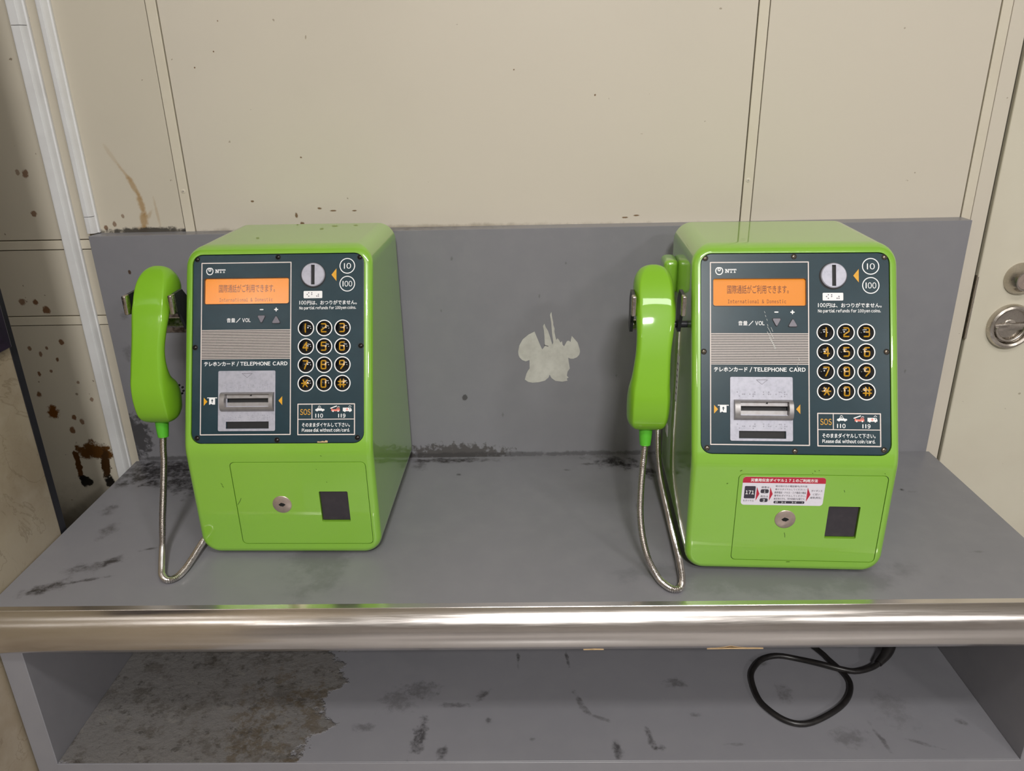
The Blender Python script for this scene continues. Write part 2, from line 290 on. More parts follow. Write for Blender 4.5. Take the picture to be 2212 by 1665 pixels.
def sweep(path, rad, k=10):
    """rad: number or function(i)"""
    bm = bmesh.new(); rings = []; up = Vector((.13, .31, .94)); n = len(path)
    for i, p in enumerate(path):
        t = (path[min(i + 1, n - 1)] - path[max(i - 1, 0)]).normalized(); a = (up - t * up.dot(t)).normalized(); up = a; b = t.cross(a)
        r = rad(i) if callable(rad) else rad
        rings.append([bm.verts.new(p + r * (math.cos(2 * math.pi * j / k) * a + math.sin(2 * math.pi * j / k) * b)) for j in range(k)])
    for A, B in zip(rings, rings[1:]):
        for j in range(k): bm.faces.new((A[j], A[(j + 1) % k], B[(j + 1) % k], B[j]))
    bm.faces.new(rings[0][::-1]); bm.faces.new(rings[-1]); return bm_mesh(bm)
def resample(path, d):
    out = [path[0]]; acc = 0.
    for a, b in zip(path, path[1:]):
        L = (b - a).length; 
        while acc + L >= d:
            t = (d - acc) / L; a = a.lerp(b, t); out.append(a.copy()); L = (b - a).length; acc = 0.
        acc += L
    return out
def boolean(me, cutters):
    o = bpy.data.objects.new('tmp', me); C.objects.link(o); tmp = [o]
    for i, cm in enumerate(cutters):
        c = bpy.data.objects.new('cut', cm); C.objects.link(c); tmp.append(c)
        md = o.modifiers.new('b%d' % i, 'BOOLEAN'); md.operation = 'DIFFERENCE'; md.solver = 'EXACT'; md.object = c
    dg = bpy.context.evaluated_depsgraph_get(); dg.update(); r = bpy.data.meshes.new_from_object(o.evaluated_get(dg))
    for t in tmp: bpy.data.objects.remove(t)
    return r
def join_meshes(meshes):
    bm = bmesh.new()
    for me in meshes: bm.from_mesh(me)
    me = bpy.data.meshes.new('m'); bm.to_mesh(me); bm.free(); return me
MM = .001
_txt = {}
def text(body, bb, n=.00025, bold=0., spacing=None):
    """flat printed lettering whose ink fills bb = (u0, v0, u1, v1) in mm"""
    key = (body, bold)
    if key not in _txt:
        cu = bpy.data.curves.new('t', 'FONT'); cu.body = body; cu.size = 1; cu.resolution_u = 3; cu.offset = bold; cu.fill_mode = 'FRONT'
        o = bpy.data.objects.new('t', cu); C.objects.link(o); dg = bpy.context.evaluated_depsgraph_get(); dg.update()
        me = bpy.data.meshes.new_from_object(o.evaluated_get(dg)); bpy.data.objects.remove(o)
        _txt[key] = ([v.co.copy() for v in me.vertices], [tuple(p.vertices) for p in me.polygons])
    V, F = _txt[key]; xs = [v.x for v in V]; ys = [v.y for v in V]; x0, x1, y0, y1 = min(xs), max(xs), min(ys), max(ys)
    u0, v0, u1, v1 = [c * MM for c in bb]
    return raw([(u0 + (v.x - x0) / (x1 - x0) * (u1 - u0), v0 + (v.y - y0) / (y1 - y0) * (v1 - v0), n) for v in V], F)
def glyph(ch, bold):
    key = ('g', ch, bold)
    if key not in _txt:
        text(chr(ord(ch) + 0xFEE0) if ch != '/' else '／', (0, 0, 1, 1), 0, bold); _txt[key] = _txt[(chr(ord(ch) + 0xFEE0) if ch != '/' else '／', bold)]
    return _txt[key]
def latin(body, bb, n=.00025, bold=0., gap=.085, space=.27):
    V = []; F = []; cur = 0.
    for ch in body:
        if ch == ' ': cur += space; continue
        GV, GF = glyph(ch, bold); x0 = min(v.x for v in GV); x1 = max(v.x for v in GV); b = len(V); sc = .62 if ch == '/' else 1.
        V += [(cur + (v.x - x0) * sc, v.y) for v in GV]; F += [tuple(i + b for i in f) for f in GF]; cur += (x1 - x0) * sc + (gap if ch not in "/" else .02)
    x0, x1 = min(v[0] for v in V), max(v[0] for v in V); y0, y1 = min(v[1] for v in V), max(v[1] for v in V); u0, v0, u1, v1 = [c * MM for c in bb]
    return raw([(u0 + (x - x0) / (x1 - x0) * (u1 - u0), v0 + (y - y0) / (y1 - y0) * (v1 - v0), n) for x, y in V], F)
def stroke(lines, wd, n=.00025, fn=None, step=None):
    """flat pen strokes: polylines in mm, round joints"""
    V = []; F = []; H = []
    for ln in lines:
        for (a, b) in zip(ln, ln[1:]):
            L = math.hypot(b[0] - a[0], b[1] - a[1]) or 1e-6; k = max(1, int(L / step)) if step else 1; dx, dy = (b[0] - a[0]) / L, (b[1] - a[1]) / L
            base = len(V)
            for i in range(k + 1):
                t = i / k; x = a[0] + (b[0] - a[0]) * t; y = a[1] + (b[1] - a[1]) * t
                V += [(x - dy * wd / 2, y + dx * wd / 2), (x + dy * wd / 2, y - dx * wd / 2)]
            H += [5e-6 * (len(F) % 40)] * (2 * k + 2)
            F += [(base + 2 * i + 1, base + 2 * i + 3, base + 2 * i + 2, base + 2 * i) for i in range(k)]
        for (x, y) in ln:
            base = len(V); H += [5e-6 * (len(F) % 40)] * 8; V += [(x + wd / 2 * math.cos(math.pi * i / 4), y + wd / 2 * math.sin(math.pi * i / 4)) for i in range(8)]; F.append(tuple(range(base, base + 8)))
    fn = fn or (lambda x, y: n)
    return raw([(x * MM, y * MM, fn(x, y) + h) for (x, y), h in zip(V, H)], F)
def polys(pl, n=.0003): # flat polygons in mm
    V = []; F = []
    for q, p in enumerate(pl): b = len(V); V += [(x * MM, y * MM, n + 5e-6 * q) for x, y in p]; F.append(tuple(range(b, b + len(p))))
    return raw(V, F)
def ring_flat(u, v, r0, r1, n=.0002, k=36):
    V = [(u + r * math.cos(2 * math.pi * i / k), v + r * math.sin(2 * math.pi * i / k)) for r in (r0, r1) for i in range(k)]
    return raw([(x * MM, y * MM, n) for x, y in V], [(i, (i + 1) % k, k + (i + 1) % k, k + i) for i in range(k)])
def tag(o, label=None, cat=None, group=None, kind=None):
    if label: o['label'] = label
    if cat: o['category'] = cat
    if group: o['group'] = group
    if kind: o['kind'] = kind
    return o
def empty(name, loc=(0, 0, 0), rz=0):
    o = bpy.data.objects.new(name, None); C.objects.link(o); o.location = loc; o.rotation_euler = (0, 0, rz); o.empty_display_size = .05; return o
def copy_tree(o, parent=None):
    c = o.copy(); C.objects.link(c); c.parent = parent
    for ch in list(o.children): copy_tree(ch, c)
    return c

# ------------------------------------------------------------------ the setting
YW = .030                                              # face of the back wall
wb = link('wall_back', box(-2.0, 3.2, YW + .004, YW + .12, -.75, 1.95), 'joint'); tag(wb, kind='structure')
def wpanel(x0, x1, z0, z1, mat='wall'): return link('wall_panel', box(x0, x1, YW - .001, YW + .008, z0, z1, .0006, 1), mat, wb)
G = .0014
wpanel(-1.99, -.5133 - G, .3621 + G, 1.94, 'wallstain_shade'); wpanel(-1.99, -.5133 - G, .2423 + G, .3487 - G, 'wallstain_shade'); wpanel(-1.99, -.5133 - G, -.74, .2286 - G, 'wallstain_shade')
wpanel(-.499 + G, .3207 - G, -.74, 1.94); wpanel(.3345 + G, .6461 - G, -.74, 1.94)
wpanel(.660 + G, .6845, -.74, 1.94)
for (a, b) in ((-.5133, -.499), (.3207, .3345), (.6461, .660)): link('batten', box(a, b, YW - .0022, YW + .008, -.74, 1.94, .0008, 2), 'batten', wb)
for (a, b) in ((.3487, .3621), (.2286, .2423)): link('batten', box(-1.99, -.515, YW - .0022, YW + .008, a, b, .0008, 2), 'batten', wb)
for x, z in ((-.5062, .4317), (.3267, .4318), (-.5062, 1.05), (.3267, 1.05), (.653, .700), (-.5062, -.2), (.3267, -.2)):
    s = link('screw', lathe([(0, 0), (.0022, 0), (.0032, -.0004), (.0034, -.0012)][::-1], 16, False), 'batten', wb, Matrix.Translation((x, YW - .0030, z)) @ Matrix.Rotation(math.pi / 2, 4, 'X'), 30)
    link('screw_slot', stroke([[(-1.3, 0), (1.3, 0)], [(0, -1.3), (0, 1.3)]], .5, .00015), 'cast', s)
# door in the same wall, right
dr = link('door_1', box(.6885, 1.62, YW - .004, YW + .03, -.74, 1.40, .002, 2), 'door'); tag(dr, 'cream painted steel door at the right with round recessed handle', kind='structure')
dm = lambda x, z, off=.004: Matrix.Translation((x, YW - off, z)) @ Matrix.Rotation(math.pi / 2, 4, 'X')
h = link('recessed_handle', lathe([(.0352, 0), (.0352, .005), (.0335, .009), (.0305, .0105), (.0275, .009), (.0262, .005), (.0262, .0015), (0, .0015)], 48, False), 'nickel', dr, dm(.7515, .2035), 40)
hb = link('pull_bar', box(-.0245, .0245, -.0065, .0045, .0015, .006, .0015, 2), 'nickel', h, Matrix.Rotation(math.radians(3), 4, 'Z'), 40)
pth = [Vector((.0215 * math.cos(a), .0215 * math.sin(a) - .0012, .0055)) for a in [math.radians(178 + 184 * i / 30) for i in range(31)]]
link('pull_ring', sweep(pth, .0024, 10), 'nickel', h, None, 60)
link('hub', lathe([(.0095, .0016), (.0095, .0026), (.0088, .0030), (0, .0030)], 28, False), 'nickel', h, Matrix.Translation((0, .001, 0)), 40)
lk = link('door_lock', lathe([(.0245, 0), (.0245, .003), (.0165, .017), (.0155, .0185), (.0135, .0185), (.0132, .016), (0, .016)], 40, False), 'nickel', dr, dm(.7515, .2785), 35)
link('key_cylinder', lathe([(.0128, .016), (.0128, .0172), (.006, .0176), (.0055, .0172), (0, .0172)], 32, False), 'lock', lk, None, 40)
link('keyhole', polys([[(-.5, -3.5), (.5, -3.5), (.5, 3.5), (-.5, 3.5)]], .0176), 'void', lk)
link('latch_guard', box(.6866, .6884, YW - .0065, YW + .004, .1835, .2837, .0006, 2), 'nickel', dr)
# left side: marble wall with a dark steel end strip
XM = -.653
wl = link('wall_left', box(XM - 2.4, XM - .002, -1.25, -.2175, -.75, 1.95), 'marble'); tag(wl, kind='structure')
link('marble_slab', box(XM - .03, XM, -1.25, -.2165, -.75, 1.95, .004, 4), 'marble', wl, None, 40)
link('end_strip', box(XM - .030, XM - .0015, -.2166, -.203, -.75, 1.95, .001, 1), 'darkedge', wl)
# rest of the hall behind the viewer
tag(link('floor', box(-3.2, 3.3, -5.6, .05, -.80, -.75), 'floor'), kind='structure')
tag(link('ceiling', box(-3.2, 3.3, -5.6, .05, 1.95, 2.0), 'ceiling'), kind='structure')
tag(link('wall_front', box(-3.2, 3.3, -5.65, -5.55, -.75, 1.95), 'hall'), kind='structure')
tag(link('wall_right', box(3.2, 3.3, -5.55, .03, -.75, 1.95), 'hall'), kind='structure')
tag(link('wall_far_left', box(-3.25, -3.15, -5.55, .03, -.75, 1.95), 'hall'), kind='structure')

# cable ducts on the back wall
def duct(x0, x1, cuts, label):
    r = empty('cable_duct', ((x0 + x1) / 2, YW, cuts[0])); tag(r, label, 'cable duct', 'pale cable ducts on the left of the wall')
    w2 = (x1 - x0) / 2
    link('base_strip', box(-w2 - .0006, w2 + .0022, -.006, -.001, 0, cuts[-1] - cuts[0], .0006, 1), 'duct', r, Matrix.Identity(4))
    for a, b in zip(cuts, cuts[1:]):
        bm = bmesh.new(); pr = [(-w2, -.001), (-w2, -.012), (-w2 + .003, -.0155), (w2 - .0045, -.0155), (w2 - .0005, -.011), (w2, -.001)]
        A = [bm.verts.new((x, y, a - cuts[0] + .0004)) for x, y in pr]; B = [bm.verts.new((x, y, b - cuts[0] - .0004)) for x, y in pr]
        bm.faces.new(A); bm.faces.new(B[::-1])
        for i in range(6): bm.faces.new((A[i], A[(i + 1) % 6], B[(i + 1) % 6], B[i]))
        bmesh.ops.recalc_face_normals(bm, faces=bm.faces); bmesh.ops.bevel(bm, geom=[e for e in bm.edges if abs(e.verts[0].co.z - e.verts[1].co.z) > .01], offset=.0009, segments=2, affect='EDGES')
        link('cover', bm_mesh(bm), 'duct', r, None, 40)
    return r
duct(-.6995, -.6795, (-.745, .658, 1.94), 'pale plastic cable duct running down past the left end of the backboard')
duct(-.6585, -.6445, (.3735, .3985, 1.94), 'narrow pale cable duct ending at the top corner of the grey backboard')
# dark sign on the marble
sg = empty('wall_sign', (XM, -.222, .2755)); tag(sg, 'dark framed sign on the marble wall at the left edge', 'sign')
link('frame', box(0, .006, -.30, 0, 0, .42, .0012, 2), 'sign', sg); link('face', box(.0055, .0066, -.288, -.012, .012, .408), 'sign', sg)

# ------------------------------------------------------------------ telephone stand
ts = empty('telephone_stand', (0, -.19, -.75)); tag(ts, 'grey laminate telephone counter with backboard, open shelf and rounded steel edge', 'counter')
T0 = Matrix.Translation((0, .19, .75))
link('counter_top', box(-.652, .652, -.380, .0, -.053, 0, .0006, 1), 'counter', ts, T0)
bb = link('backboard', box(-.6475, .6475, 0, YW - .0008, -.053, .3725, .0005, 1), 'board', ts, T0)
for s in (-1, 1):
    a, b = sorted((s * .622, s * .650)); link('side_panel', box(a, b, -.386, 0, -.75, -.053, .0008, 1), 'lam', ts, T0)
sh = link('shelf', box(-.622, .622, -.386, -.01, -.274, -.244, .0008, 1), 'shelf', ts, T0)
link('shelf_edge', box(-.622, .622, -.3878, -.3858, -.2742, -.2438, .0004, 1), 'lam', ts, T0)
link('back_panel', box(-.622, .622, -.012, 0, -.75, -.053), 'lam', ts, T0)
link('kick_panel', box(-.622, .622, -.36, -.345, -.75, -.274), 'lam', ts, T0)
nz = empty('dummy'); bpy.data.objects.remove(nz)
RN = .0332; yc, zc = -.374, -.0301
prof = [(-.3795, .0003), (-.3872, .0003), (-.3878, -.0002)] + [(yc + (RN) * math.cos(math.radians(a)), zc + RN * math.sin(math.radians(a))) for a in range(115, 271, 5)] + [(-.3795, zc - RN)]
V = [(x, y, z) for x in (-.80, .80) for y, z in prof]; k = len(prof)
nos = link('edge_nosing', raw([(max(-.6525, min(.6525, x)), y, z) for x, y, z in V], [(i, (i + 1) % k, k + (i + 1) % k, k + i) for i in range(k)] + [tuple(range(k))[::-1], tuple(range(k, 2 * k))]), 'nosing', ts, T0, 35)
tag(nos, 'rounded stainless steel front edge')
# torn sticker left on the backboard (x, z in mm)
torn = [(12.2, 214.4), (2.5, 209.5), (-6.3, 202.0), (-11.5, 192.5), (-13.6, 182.3), (-13.2, 177), (-11.7, 172.6), (-7.5, 168.0), (-1.9, 165.9), (3.9, 168.0), (3.8, 153.9), (1.0, 150), (-1.3, 145.1), (-4.0, 135.4), (1.5, 131.3), (8.5, 129.8), (18, 130.6), (27.7, 133.1), (33.5, 138.3), (35.2, 143.2), (38.1, 137.4), (44.4, 132.4), (55.2, 130.9), (63.5, 132.5), (62.2, 136), (65.0, 137.8), (62.2, 141), (63.4, 147.7), (66.9, 152.9), (64.1, 171.0), (68, 169.2), (72.4, 169.1), (78, 171.5), (81.3, 175.5), (82.5, 180), (82.1, 184.2), (78.7, 195.5), (69.6, 206.4), (68.3, 201), (67.6, 196.5), (65.5, 198.8), (62.3, 198.3), (60, 194), (57.9, 189.8), (55.6, 192), (54.3, 198), (53.7, 197.6), (52.1, 195.9), (50, 200), (47.6, 202.9), (45.6, 200.3), (44, 207), (42.7, 214.1), (42.9, 219), (41.1, 224.3), (41.0, 229), (39.9, 233.1), (38.9, 239), (38.3, 245.3), (36.9, 243), (36.1, 240.3), (38, 227), (39.0, 211.6), (41.1, 196.1), (39.4, 192.7), (36.2, 204.8), (33.0, 215.1), (29.5, 221), (27.3, 227.0), (25.3, 222.8), (26.6, 216), (27.2, 208.3), (28.0, 190.3), (23.8, 185.1), (19.0, 196.5)]
o = link('torn_sticker', prism([(x * MM, z * MM) for x, z in torn], .0001, .0005), 'paper', bb, Matrix.Rotation(math.pi / 2, 4, 'X')); tag(o, 'torn remains of a pale paper sticker')
link('pen_mark', stroke([[(27, 192.5), (33.0, 190.2)]], 1.0, .0006), 'stink', bb, Matrix.Rotation(math.pi / 2, 4, 'X'))
link('label_residue', box(-.600, -.5265, -.0012, .0005, .2223, .262, .0002, 1), 'rusty', bb)
# flakes of peeled glue hanging under the steel edge
for pl in ([(208, 0), (217, 2.2), (226, 6.2), (234, 9.6), (243, 6.4), (248, 4.6), (256, 2.6), (264, 2.4), (274, 0.4), (274, -1), (208, -1)], [(62, 0), (70, 1.0), (74, 3.2), (80, 2.2), (86, .6), (86, -1), (62, -1)]):
    mt = T0 @ Matrix.Translation((0, -.3962, -.0558)) @ Matrix.Rotation(math.radians(136), 4, 'X')
    link('peeled_flake', prism([(x * MM, y * MM) for x, y in pl], -.0006, .0004), 'peel', ts, mt)
# cable on the shelf
cp = [(0.5428, -0.1894), (0.5299, -0.2085), (0.506, -0.2285), (0.4754, -0.2398), (0.4543, -0.2387), (0.4265, -0.2262), (0.4002, -0.2072), (0.3714, -0.1999), (0.3445, -0.2083), (0.3243, -0.2314), (0.3176, -0.2553), (0.3189, -0.2895), (0.3321, -0.3139), (0.3479, -0.3276), (0.3667, -0.3311), (0.3918, -0.3222), (0.4259, -0.3012), (0.4468, -0.2793), (0.4569, -0.2565), (0.4555, -0.2357), (0.4443, -0.2077), (0.4374, -0.1899), (.40, -.12), (.36, -.03)]
zz = [.034, .022, .012, .0105, .0125, .012] + [.0045] * 11 + [.0045, .0045, .0040, .0040, .0040, .0045, .0045]
cb = empty('power_cable', (.40, -.25, -.244)); tag(cb, 'loose loop of black cable with a plug lying on the lower shelf', 'cable')
path = catmull([(x - .40, y + .25, z) for (x, y), z in zip(cp, zz)], .006)
link('cord', sweep(path, .0041, 10), 'cable', cb, None, 60)
pl = catmull([(.600, -.128, .075), (.573, -.150, .060), (.5428, -.1894, .034), (.527, -.212, .021), (.508, -.2275, .0135)], .004); pl = [p + Vector((-.40, .25, 0)) for p in pl]
nn = len(pl); link('plug', sweep(pl, lambda i: .0088 if i < nn * .75 else .0088 - .003 * (i / nn - .75) / .25 * 1.2, 12), 'cable', cb, None, 60)

# ------------------------------------------------------------------ payphone
TAU = .4179; PZ = .1613; LY = -.0042                   # tilt and foot of the control panel; lower face
PF = Matrix(((1, 0, 0, 0), (0, math.sin(TAU), -math.cos(TAU), 0), (0, math.cos(TAU), math.sin(TAU), PZ), (0, 0, 0, 1)))
LF = Matrix(((1, 0, 0, 0), (0, 0, -1, LY), (0, 1, 0, 0), (0, 0, 0, 1)))
W2, ZB, ZT, YB = .1185, .0035, .3876, .2625
sT, cT = math.sin(TAU), math.cos(TAU); FO = .0010
fy0, fz0 = -cT * FO, PZ + sT * FO
RT = .015; s_ = (ZT - RT - (fz0 - sT * RT)) / cT; cy_, cz_ = fy0 + sT * s_ + cT * RT, ZT - RT; zt0 = cz_ + sT * RT
zcr = fz0 + (LY - fy0) / sT * cT
def Yf(z):
    up = fy0 + (z - fz0) / cT * sT
    if z > zt0: return cy_ - math.sqrt(max(0, RT * RT - (z - cz_) ** 2))
    d = .010                                            # soft crease between the two faces
    if z < zcr - d: return LY
    if z > zcr + d: return up
    t = (z - zcr + d) / (2 * d); return LY + (sT / cT) * d * t * t
def body_mesh():
    RC = .024; rs = .0080; zs = [.05, .10] + [zcr - .010 + .020 * i / 8 for i in range(9)] + [.20, .25, .30, .34]
    def half(ins):                                      # left outline from bottom to top, inset by ins
        w_, zb, zt, r = W2 - ins, ZB + ins, ZT - ins, RC - ins; out = []; K = 9
        for i in range(K + 1):
            a = math.radians(270 - 90 * i / K); out.append((-(w_ - r) + r * math.cos(a), zb + r + r * math.sin(a)))
        out += [(-w_, z) for z in zs]
        for i in range(K + 1):
            a = math.radians(180 - 90 * i / K); out.append((-(w_ - r) + r * math.cos(a), zt - r + r * math.sin(a)))
        return out
    bm = bmesh.new(); loops = []
    def add(ins, yfn):
        h_ = half(ins); L = [bm.verts.new((x, yfn(z), z)) for x, z in h_]; Rg = [bm.verts.new((-x, yfn(z), z)) for x, z in h_]; loops.append((L, Rg)); return L, Rg
    for i in range(7):
        f = math.radians(90 * i / 6); add(rs * (1 - math.sin(f)), lambda z, o=rs * (1 - math.cos(f)): Yf(z) + o)
    for i in range(5):
        f = math.radians(90 * i / 4); add(.005 * (1 - math.cos(f)), lambda z, o=.005 * (1 - math.sin(f)): YB - o)
    for (L, R_) in (loops[0], loops[-1]):
        for i in range(len(L) - 1): bm.faces.new((L[i], L[i + 1], R_[i + 1], R_[i]))
    for (A, a2), (B, b2) in zip(loops, loops[1:]):
        A_ = A + a2[::-1]; B_ = B + b2[::-1]; k = len(A_)
        for i in range(k): bm.faces.new((A_[i], A_[(i + 1) % k], B_[(i + 1) % k], B_[i]))
    return bm_mesh(bm)
def xf(me, mt): me.transform(mt); return me
PW, PH = .1087, .2371
DO = (-.0632, .1088, .0182, .1378)                      # cash door
RET = (.0454, .0821, .0516, .0958)                      # coin return opening
def build_phone():
    ph = empty('payphone')
    cut = [xf(prism(rrect(-PW, PW, 0, PH, .013), -.012, .02), PF),
           xf(prism(rrect(*DO, .006), -.003, .02), LF), xf(prism(rrect(*RET, .0015), -.016, .02), LF)]
    link('body', boolean(body_mesh(), cut), 'green', ph, None, 32)
    for sx in (-1, 1):
        for sy in (.03, .22): link('foot', lathe([(.008, 0), (.008, .004), (0, .004)], 16), 'void', ph, Matrix.Translation((sx * .085, sy, 0)))
    # lower cash door with lock and coin return
    dr = link('cash_door', boolean(prism(rrect(DO[0] + .0007, DO[1] - .0007, DO[2] + .0007, DO[3] - .0007, .0055), -.0028, .0001, .0006), [prism(rrect(*RET, .0015), -.02, .02)]), 'green', ph, LF, 30)
    lo = link('lock', lathe([(.0122, 0), (.0122, .0006), (.0116, .0011), (.0, .0011)], 40, False), 'lock', dr, Matrix.Translation((-.0036, .0774, 0)), 40)
    link('coin_return_flap', box(RET[0] + .0004, RET[1] - .0006, RET[2] + .0012, RET[3] - .0004, -.0062, -.0024, .001, 2), 'flap', dr, None, 40); link('coin_return_recess', box(RET[0] + .0001, RET[1] - .0001, RET[2] + .0001, RET[3] - .0001, -.0085, -.0055), 'void', dr)
    link('keyhole', prism([(-8.2 * MM, 77.4 * MM), (-4.6 * MM, 80.2 * MM), (-.8 * MM, 79 * MM), (1.0 * MM, 77.2 * MM), (-2.6 * MM, 74.7 * MM), (-6.2 * MM, 75.4 * MM)], .0010, .0013), 'void', dr)
    # control panel
    e = .0005
    pcut = [prism(rrect(-.0942, .0140, .1742, .2072, .003), -.0045, .01), prism([(-.0640, .0190), (-.0110, .0190), (-.0110, .0272), (-.0640, .0272)], -.006, .01),
            prism([(-.063, .0465), (-.0085, .0465), (-.0085, .061), (-.063, .061)], -.006, .01), prism([(.0425, .198), (.0468, .198), (.0468, .2215), (.0425, .2215)], -.006, .01)]
    pn = link('control_panel', boolean(prism(rrect(-PW + e, PW - e, e, PH - e, .0127), -.0085, 0, .0008), pcut), 'panel', ph, PF, 30)
    P = lambda name, me, mat, n=0., sm=None: link(name, me, mat, pn, Matrix.Translation((0, 0, n)), sm)
    # printed frames
    fr_ = lambda u0, v0, u1, v1, wd: stroke([[(u0, v0), (u1, v0), (u1, v1), (u0, v1), (u0, v0)]], wd)
    P('printed_frame', fr_(-97, 11.2, 16.2, 226.2, 1.25), 'line')
    P('printed_frame', join_meshes([fr_(25.8, 10.8, 96.6, 48.6, 1.3), stroke([[(25.8, 29.8), (96.6, 29.8)], [(43.4, 29.8), (43.4, 48.6)]], 1.0)]), 'line')
    V_ = []; P('grille_backing', polys([[(-96.4, 105.3), (15.6, 105.3), (15.6, 142.1), (-96.4, 142.1)]], .0001), 'grille')
    for i in range(19): V_.append([(-96.2, 141.6 - i * 1.99), (15.6, 141.6 - i * 1.99)])
    tag(P('speaker_grille_lines', polys([[(a[0], a[1] - .45), (b[0], a[1] - .45), (b[0], a[1] + .45), (a[0], a[1] + .45)] for a, b in V_], .0002), 'line'), kind='stuff')
    tag(P('speaker_holes', polys([circ(-55 + 9.7 * i, 141.6 - 1.99 * j, .5, 8) for i in range(3) for j in (10.5, 13.5, 16.5)], .0003), 'void'), kind='stuff')
    # logo and printed texts
    lim = []
    for i in range(97):
        th = 2 * math.pi * i / 96; r = .38 + 1.0 * math.cos(th); lim.append((-86.8 + r * math.sin(th) * 4.05 / .785, 219.8 - r * math.cos(th) * 5.85))
    P('logo', stroke([lim], 1.15), 'white')
    def slab(x, kind, w_, h_):
        q = lambda a, b, c, d: [(x + a * w_, 213.8 + b * h_), (x + c * w_, 213.8 + b * h_), (x + c * w_, 213.8 + d * h_), (x + a * w_, 213.8 + d * h_)]
        if kind == 'N': return [q(0, 0, .42, .17), q(.12, 0, .3, 1), q(0, .83, .35, 1), q(.70, 0, .88, 1), q(.58, .83, 1, 1), [(x + .12 * w_, 213.8 + h_), (x + .36 * w_, 213.8 + h_), (x + .88 * w_, 213.8), (x + .64 * w_, 213.8)]]
        return [q(0, .82, 1, 1), q(0, .60, .15, 1), q(.85, .60, 1, 1), q(.40, 0, .60, 1), q(.22, 0, .78, .17)]
    P('brand_lettering', polys(slab(-80.0, 'N', 5.0, 4.5) + slab(-74.9, 'T', 4.0, 4.5) + slab(-70.8, 'T', 4.0, 4.5)), 'white')
    T_ = lambda name, body, bb_, mat='white', bold=.008, n=.00025: P(name, (latin if body.isascii() else text)(body, bb_, n, bold), mat)
    T_('lettering', '音量', (-64.8, 151.3, -54.0, 156.8)); P('lettering', stroke([[(-52.5, 151.4), (-47.8, 156.4)]], .8), 'white'); T_('lettering', 'VOL', (-45.2, 151.6, -34.5, 156.5), bold=.02)
    P('minus_mark', stroke([[(-22.5, 167.1), (-19, 167.1)]], 1.4), 'white'); P('plus_mark', stroke([[(-4.2, 167), (-.4, 167)], [(-2.3, 165.2), (-2.3, 168.9)]], 1.4), 'white')
    T_('lettering', 'テレホンカード', (-93.0, 96.7, -54.2, 102.2), bold=.026); P('lettering', stroke([[(-51.4, 96.6), (-49.4, 102)]], .8), 'white'); T_('lettering', 'TELEPHONE', (-47.2, 97.0, -9.2, 101.9), bold=.026); T_('lettering', 'CARD', (-6.2, 97.0, 12.3, 101.9), bold=.026)
    # display
    dp = P('display', prism(rrect(-.0940, .0138, .1744, .2070, .0028), -.0043, -.0038), 'lcd')
    link('display_surround', xf(boolean(prism(rrect(-.0945, .0143, .1739, .2075, .0032), -.003, .0004, .0003), [prism(rrect(-.0937, .0135, .1747, .2067, .0026), -.01, .01)]), Matrix.Identity(4)), 'bezel', dp, None, 30)
    link('display_text', text('国際通話がご利用できます。', (-76.7, 189.5, -5.3, 199.7), -.0037, .008), 'lcdink', dp)
    en = 'International & Domestic'; pit = 68.4 / len(en); ms = []
    for i, ch in enumerate(en):
        if ch == ' ': continue
        w_ = {'I': 1.9, 't': 1.9, 'i': .8, 'l': 1.4, 'r': 1.6, 'm': 2.5, '&': 2.4, 'D': 2.3}.get(ch, 2.0); hh = 4.6 if ch in 'ItlDi&' else 3.3
        u = -76.4 + (i + .5) * pit; 
        if ch == 'I': ms.append(stroke([[(u, 178.3), (u, 182.3)], [(u - .7, 178.3), (u + .7, 178.3)], [(u - .7, 182.3), (u + .7, 182.3)]], .5, -.0037))
        elif ch == 'l': ms.append(stroke([[(u - .5, 182.3), (u, 182.3), (u, 178.3)], [(u - .7, 178.3), (u + .7, 178.3)]], .5, -.0037))
        else: ms.append(latin(ch, (u - w_ / 2, 178.0, u + w_ / 2, 178.0 + hh), -.0037, .012))
    link('display_text', join_meshes(ms), 'lcdink', dp)
    link('display_pane', box(-.0938, .0136, .1746, .2068, -.0012, -.0006), 'pane', dp)
    # volume buttons
    for nm, pts in (('volume_button', [(-26, 159.6), (-15.4, 159.6), (-20.7, 149.6)]), ('volume_button', [(-7.6, 149.7), (3.4, 149.7), (-2.1, 159.6)])):
        cx = sum(p[0] for p in pts) / 3; cy = sum(p[1] for p in pts) / 3
        def rt(sc, rr):
            out = []
            for i, p in enumerate(pts):
                q = Vector((cx + (p[0] - cx) * sc, cy + (p[1] - cy) * sc)); c = Vector((cx, cy)); d = (c - q).normalized(); ctr = q + d * rr * 2
                prv = Vector(pts[i - 1]); nxt = Vector(pts[(i + 1) % 3]); a = (prv - Vector(p)).normalized(); b = (nxt - Vector(p)).normalized()
                n1 = Vector((a.y, -a.x)); n1 = n1 if n1.dot(d) < 0 else -n1; n2 = Vector((b.y, -b.x)); n2 = n2 if n2.dot(d) < 0 else -n2
                for t in (0, .25, .5, .75, 1): v_ = (n1.lerp(n2, t)).normalized(); out.append(((ctr + v_ * rr).x * MM, (ctr + v_ * rr).y * MM))
            return out
        vb = P(nm, prism(rt(1.0, 1.2), 0, .0016, .0004), 'volume', 0, 30); link('button_gap', prism(rt(1.16, 1.4), 0, .0003), 'void', vb)
    # telephone card plate and slot
    ct = [prism([(-.0645, .0186), (-.0105, .0186), (-.0105, .0274), (-.0645, .0274)], -.01, .01), prism([(-.063, .0465), (-.0085, .0465), (-.0085, .061), (-.063, .061)], -.01, .01)]
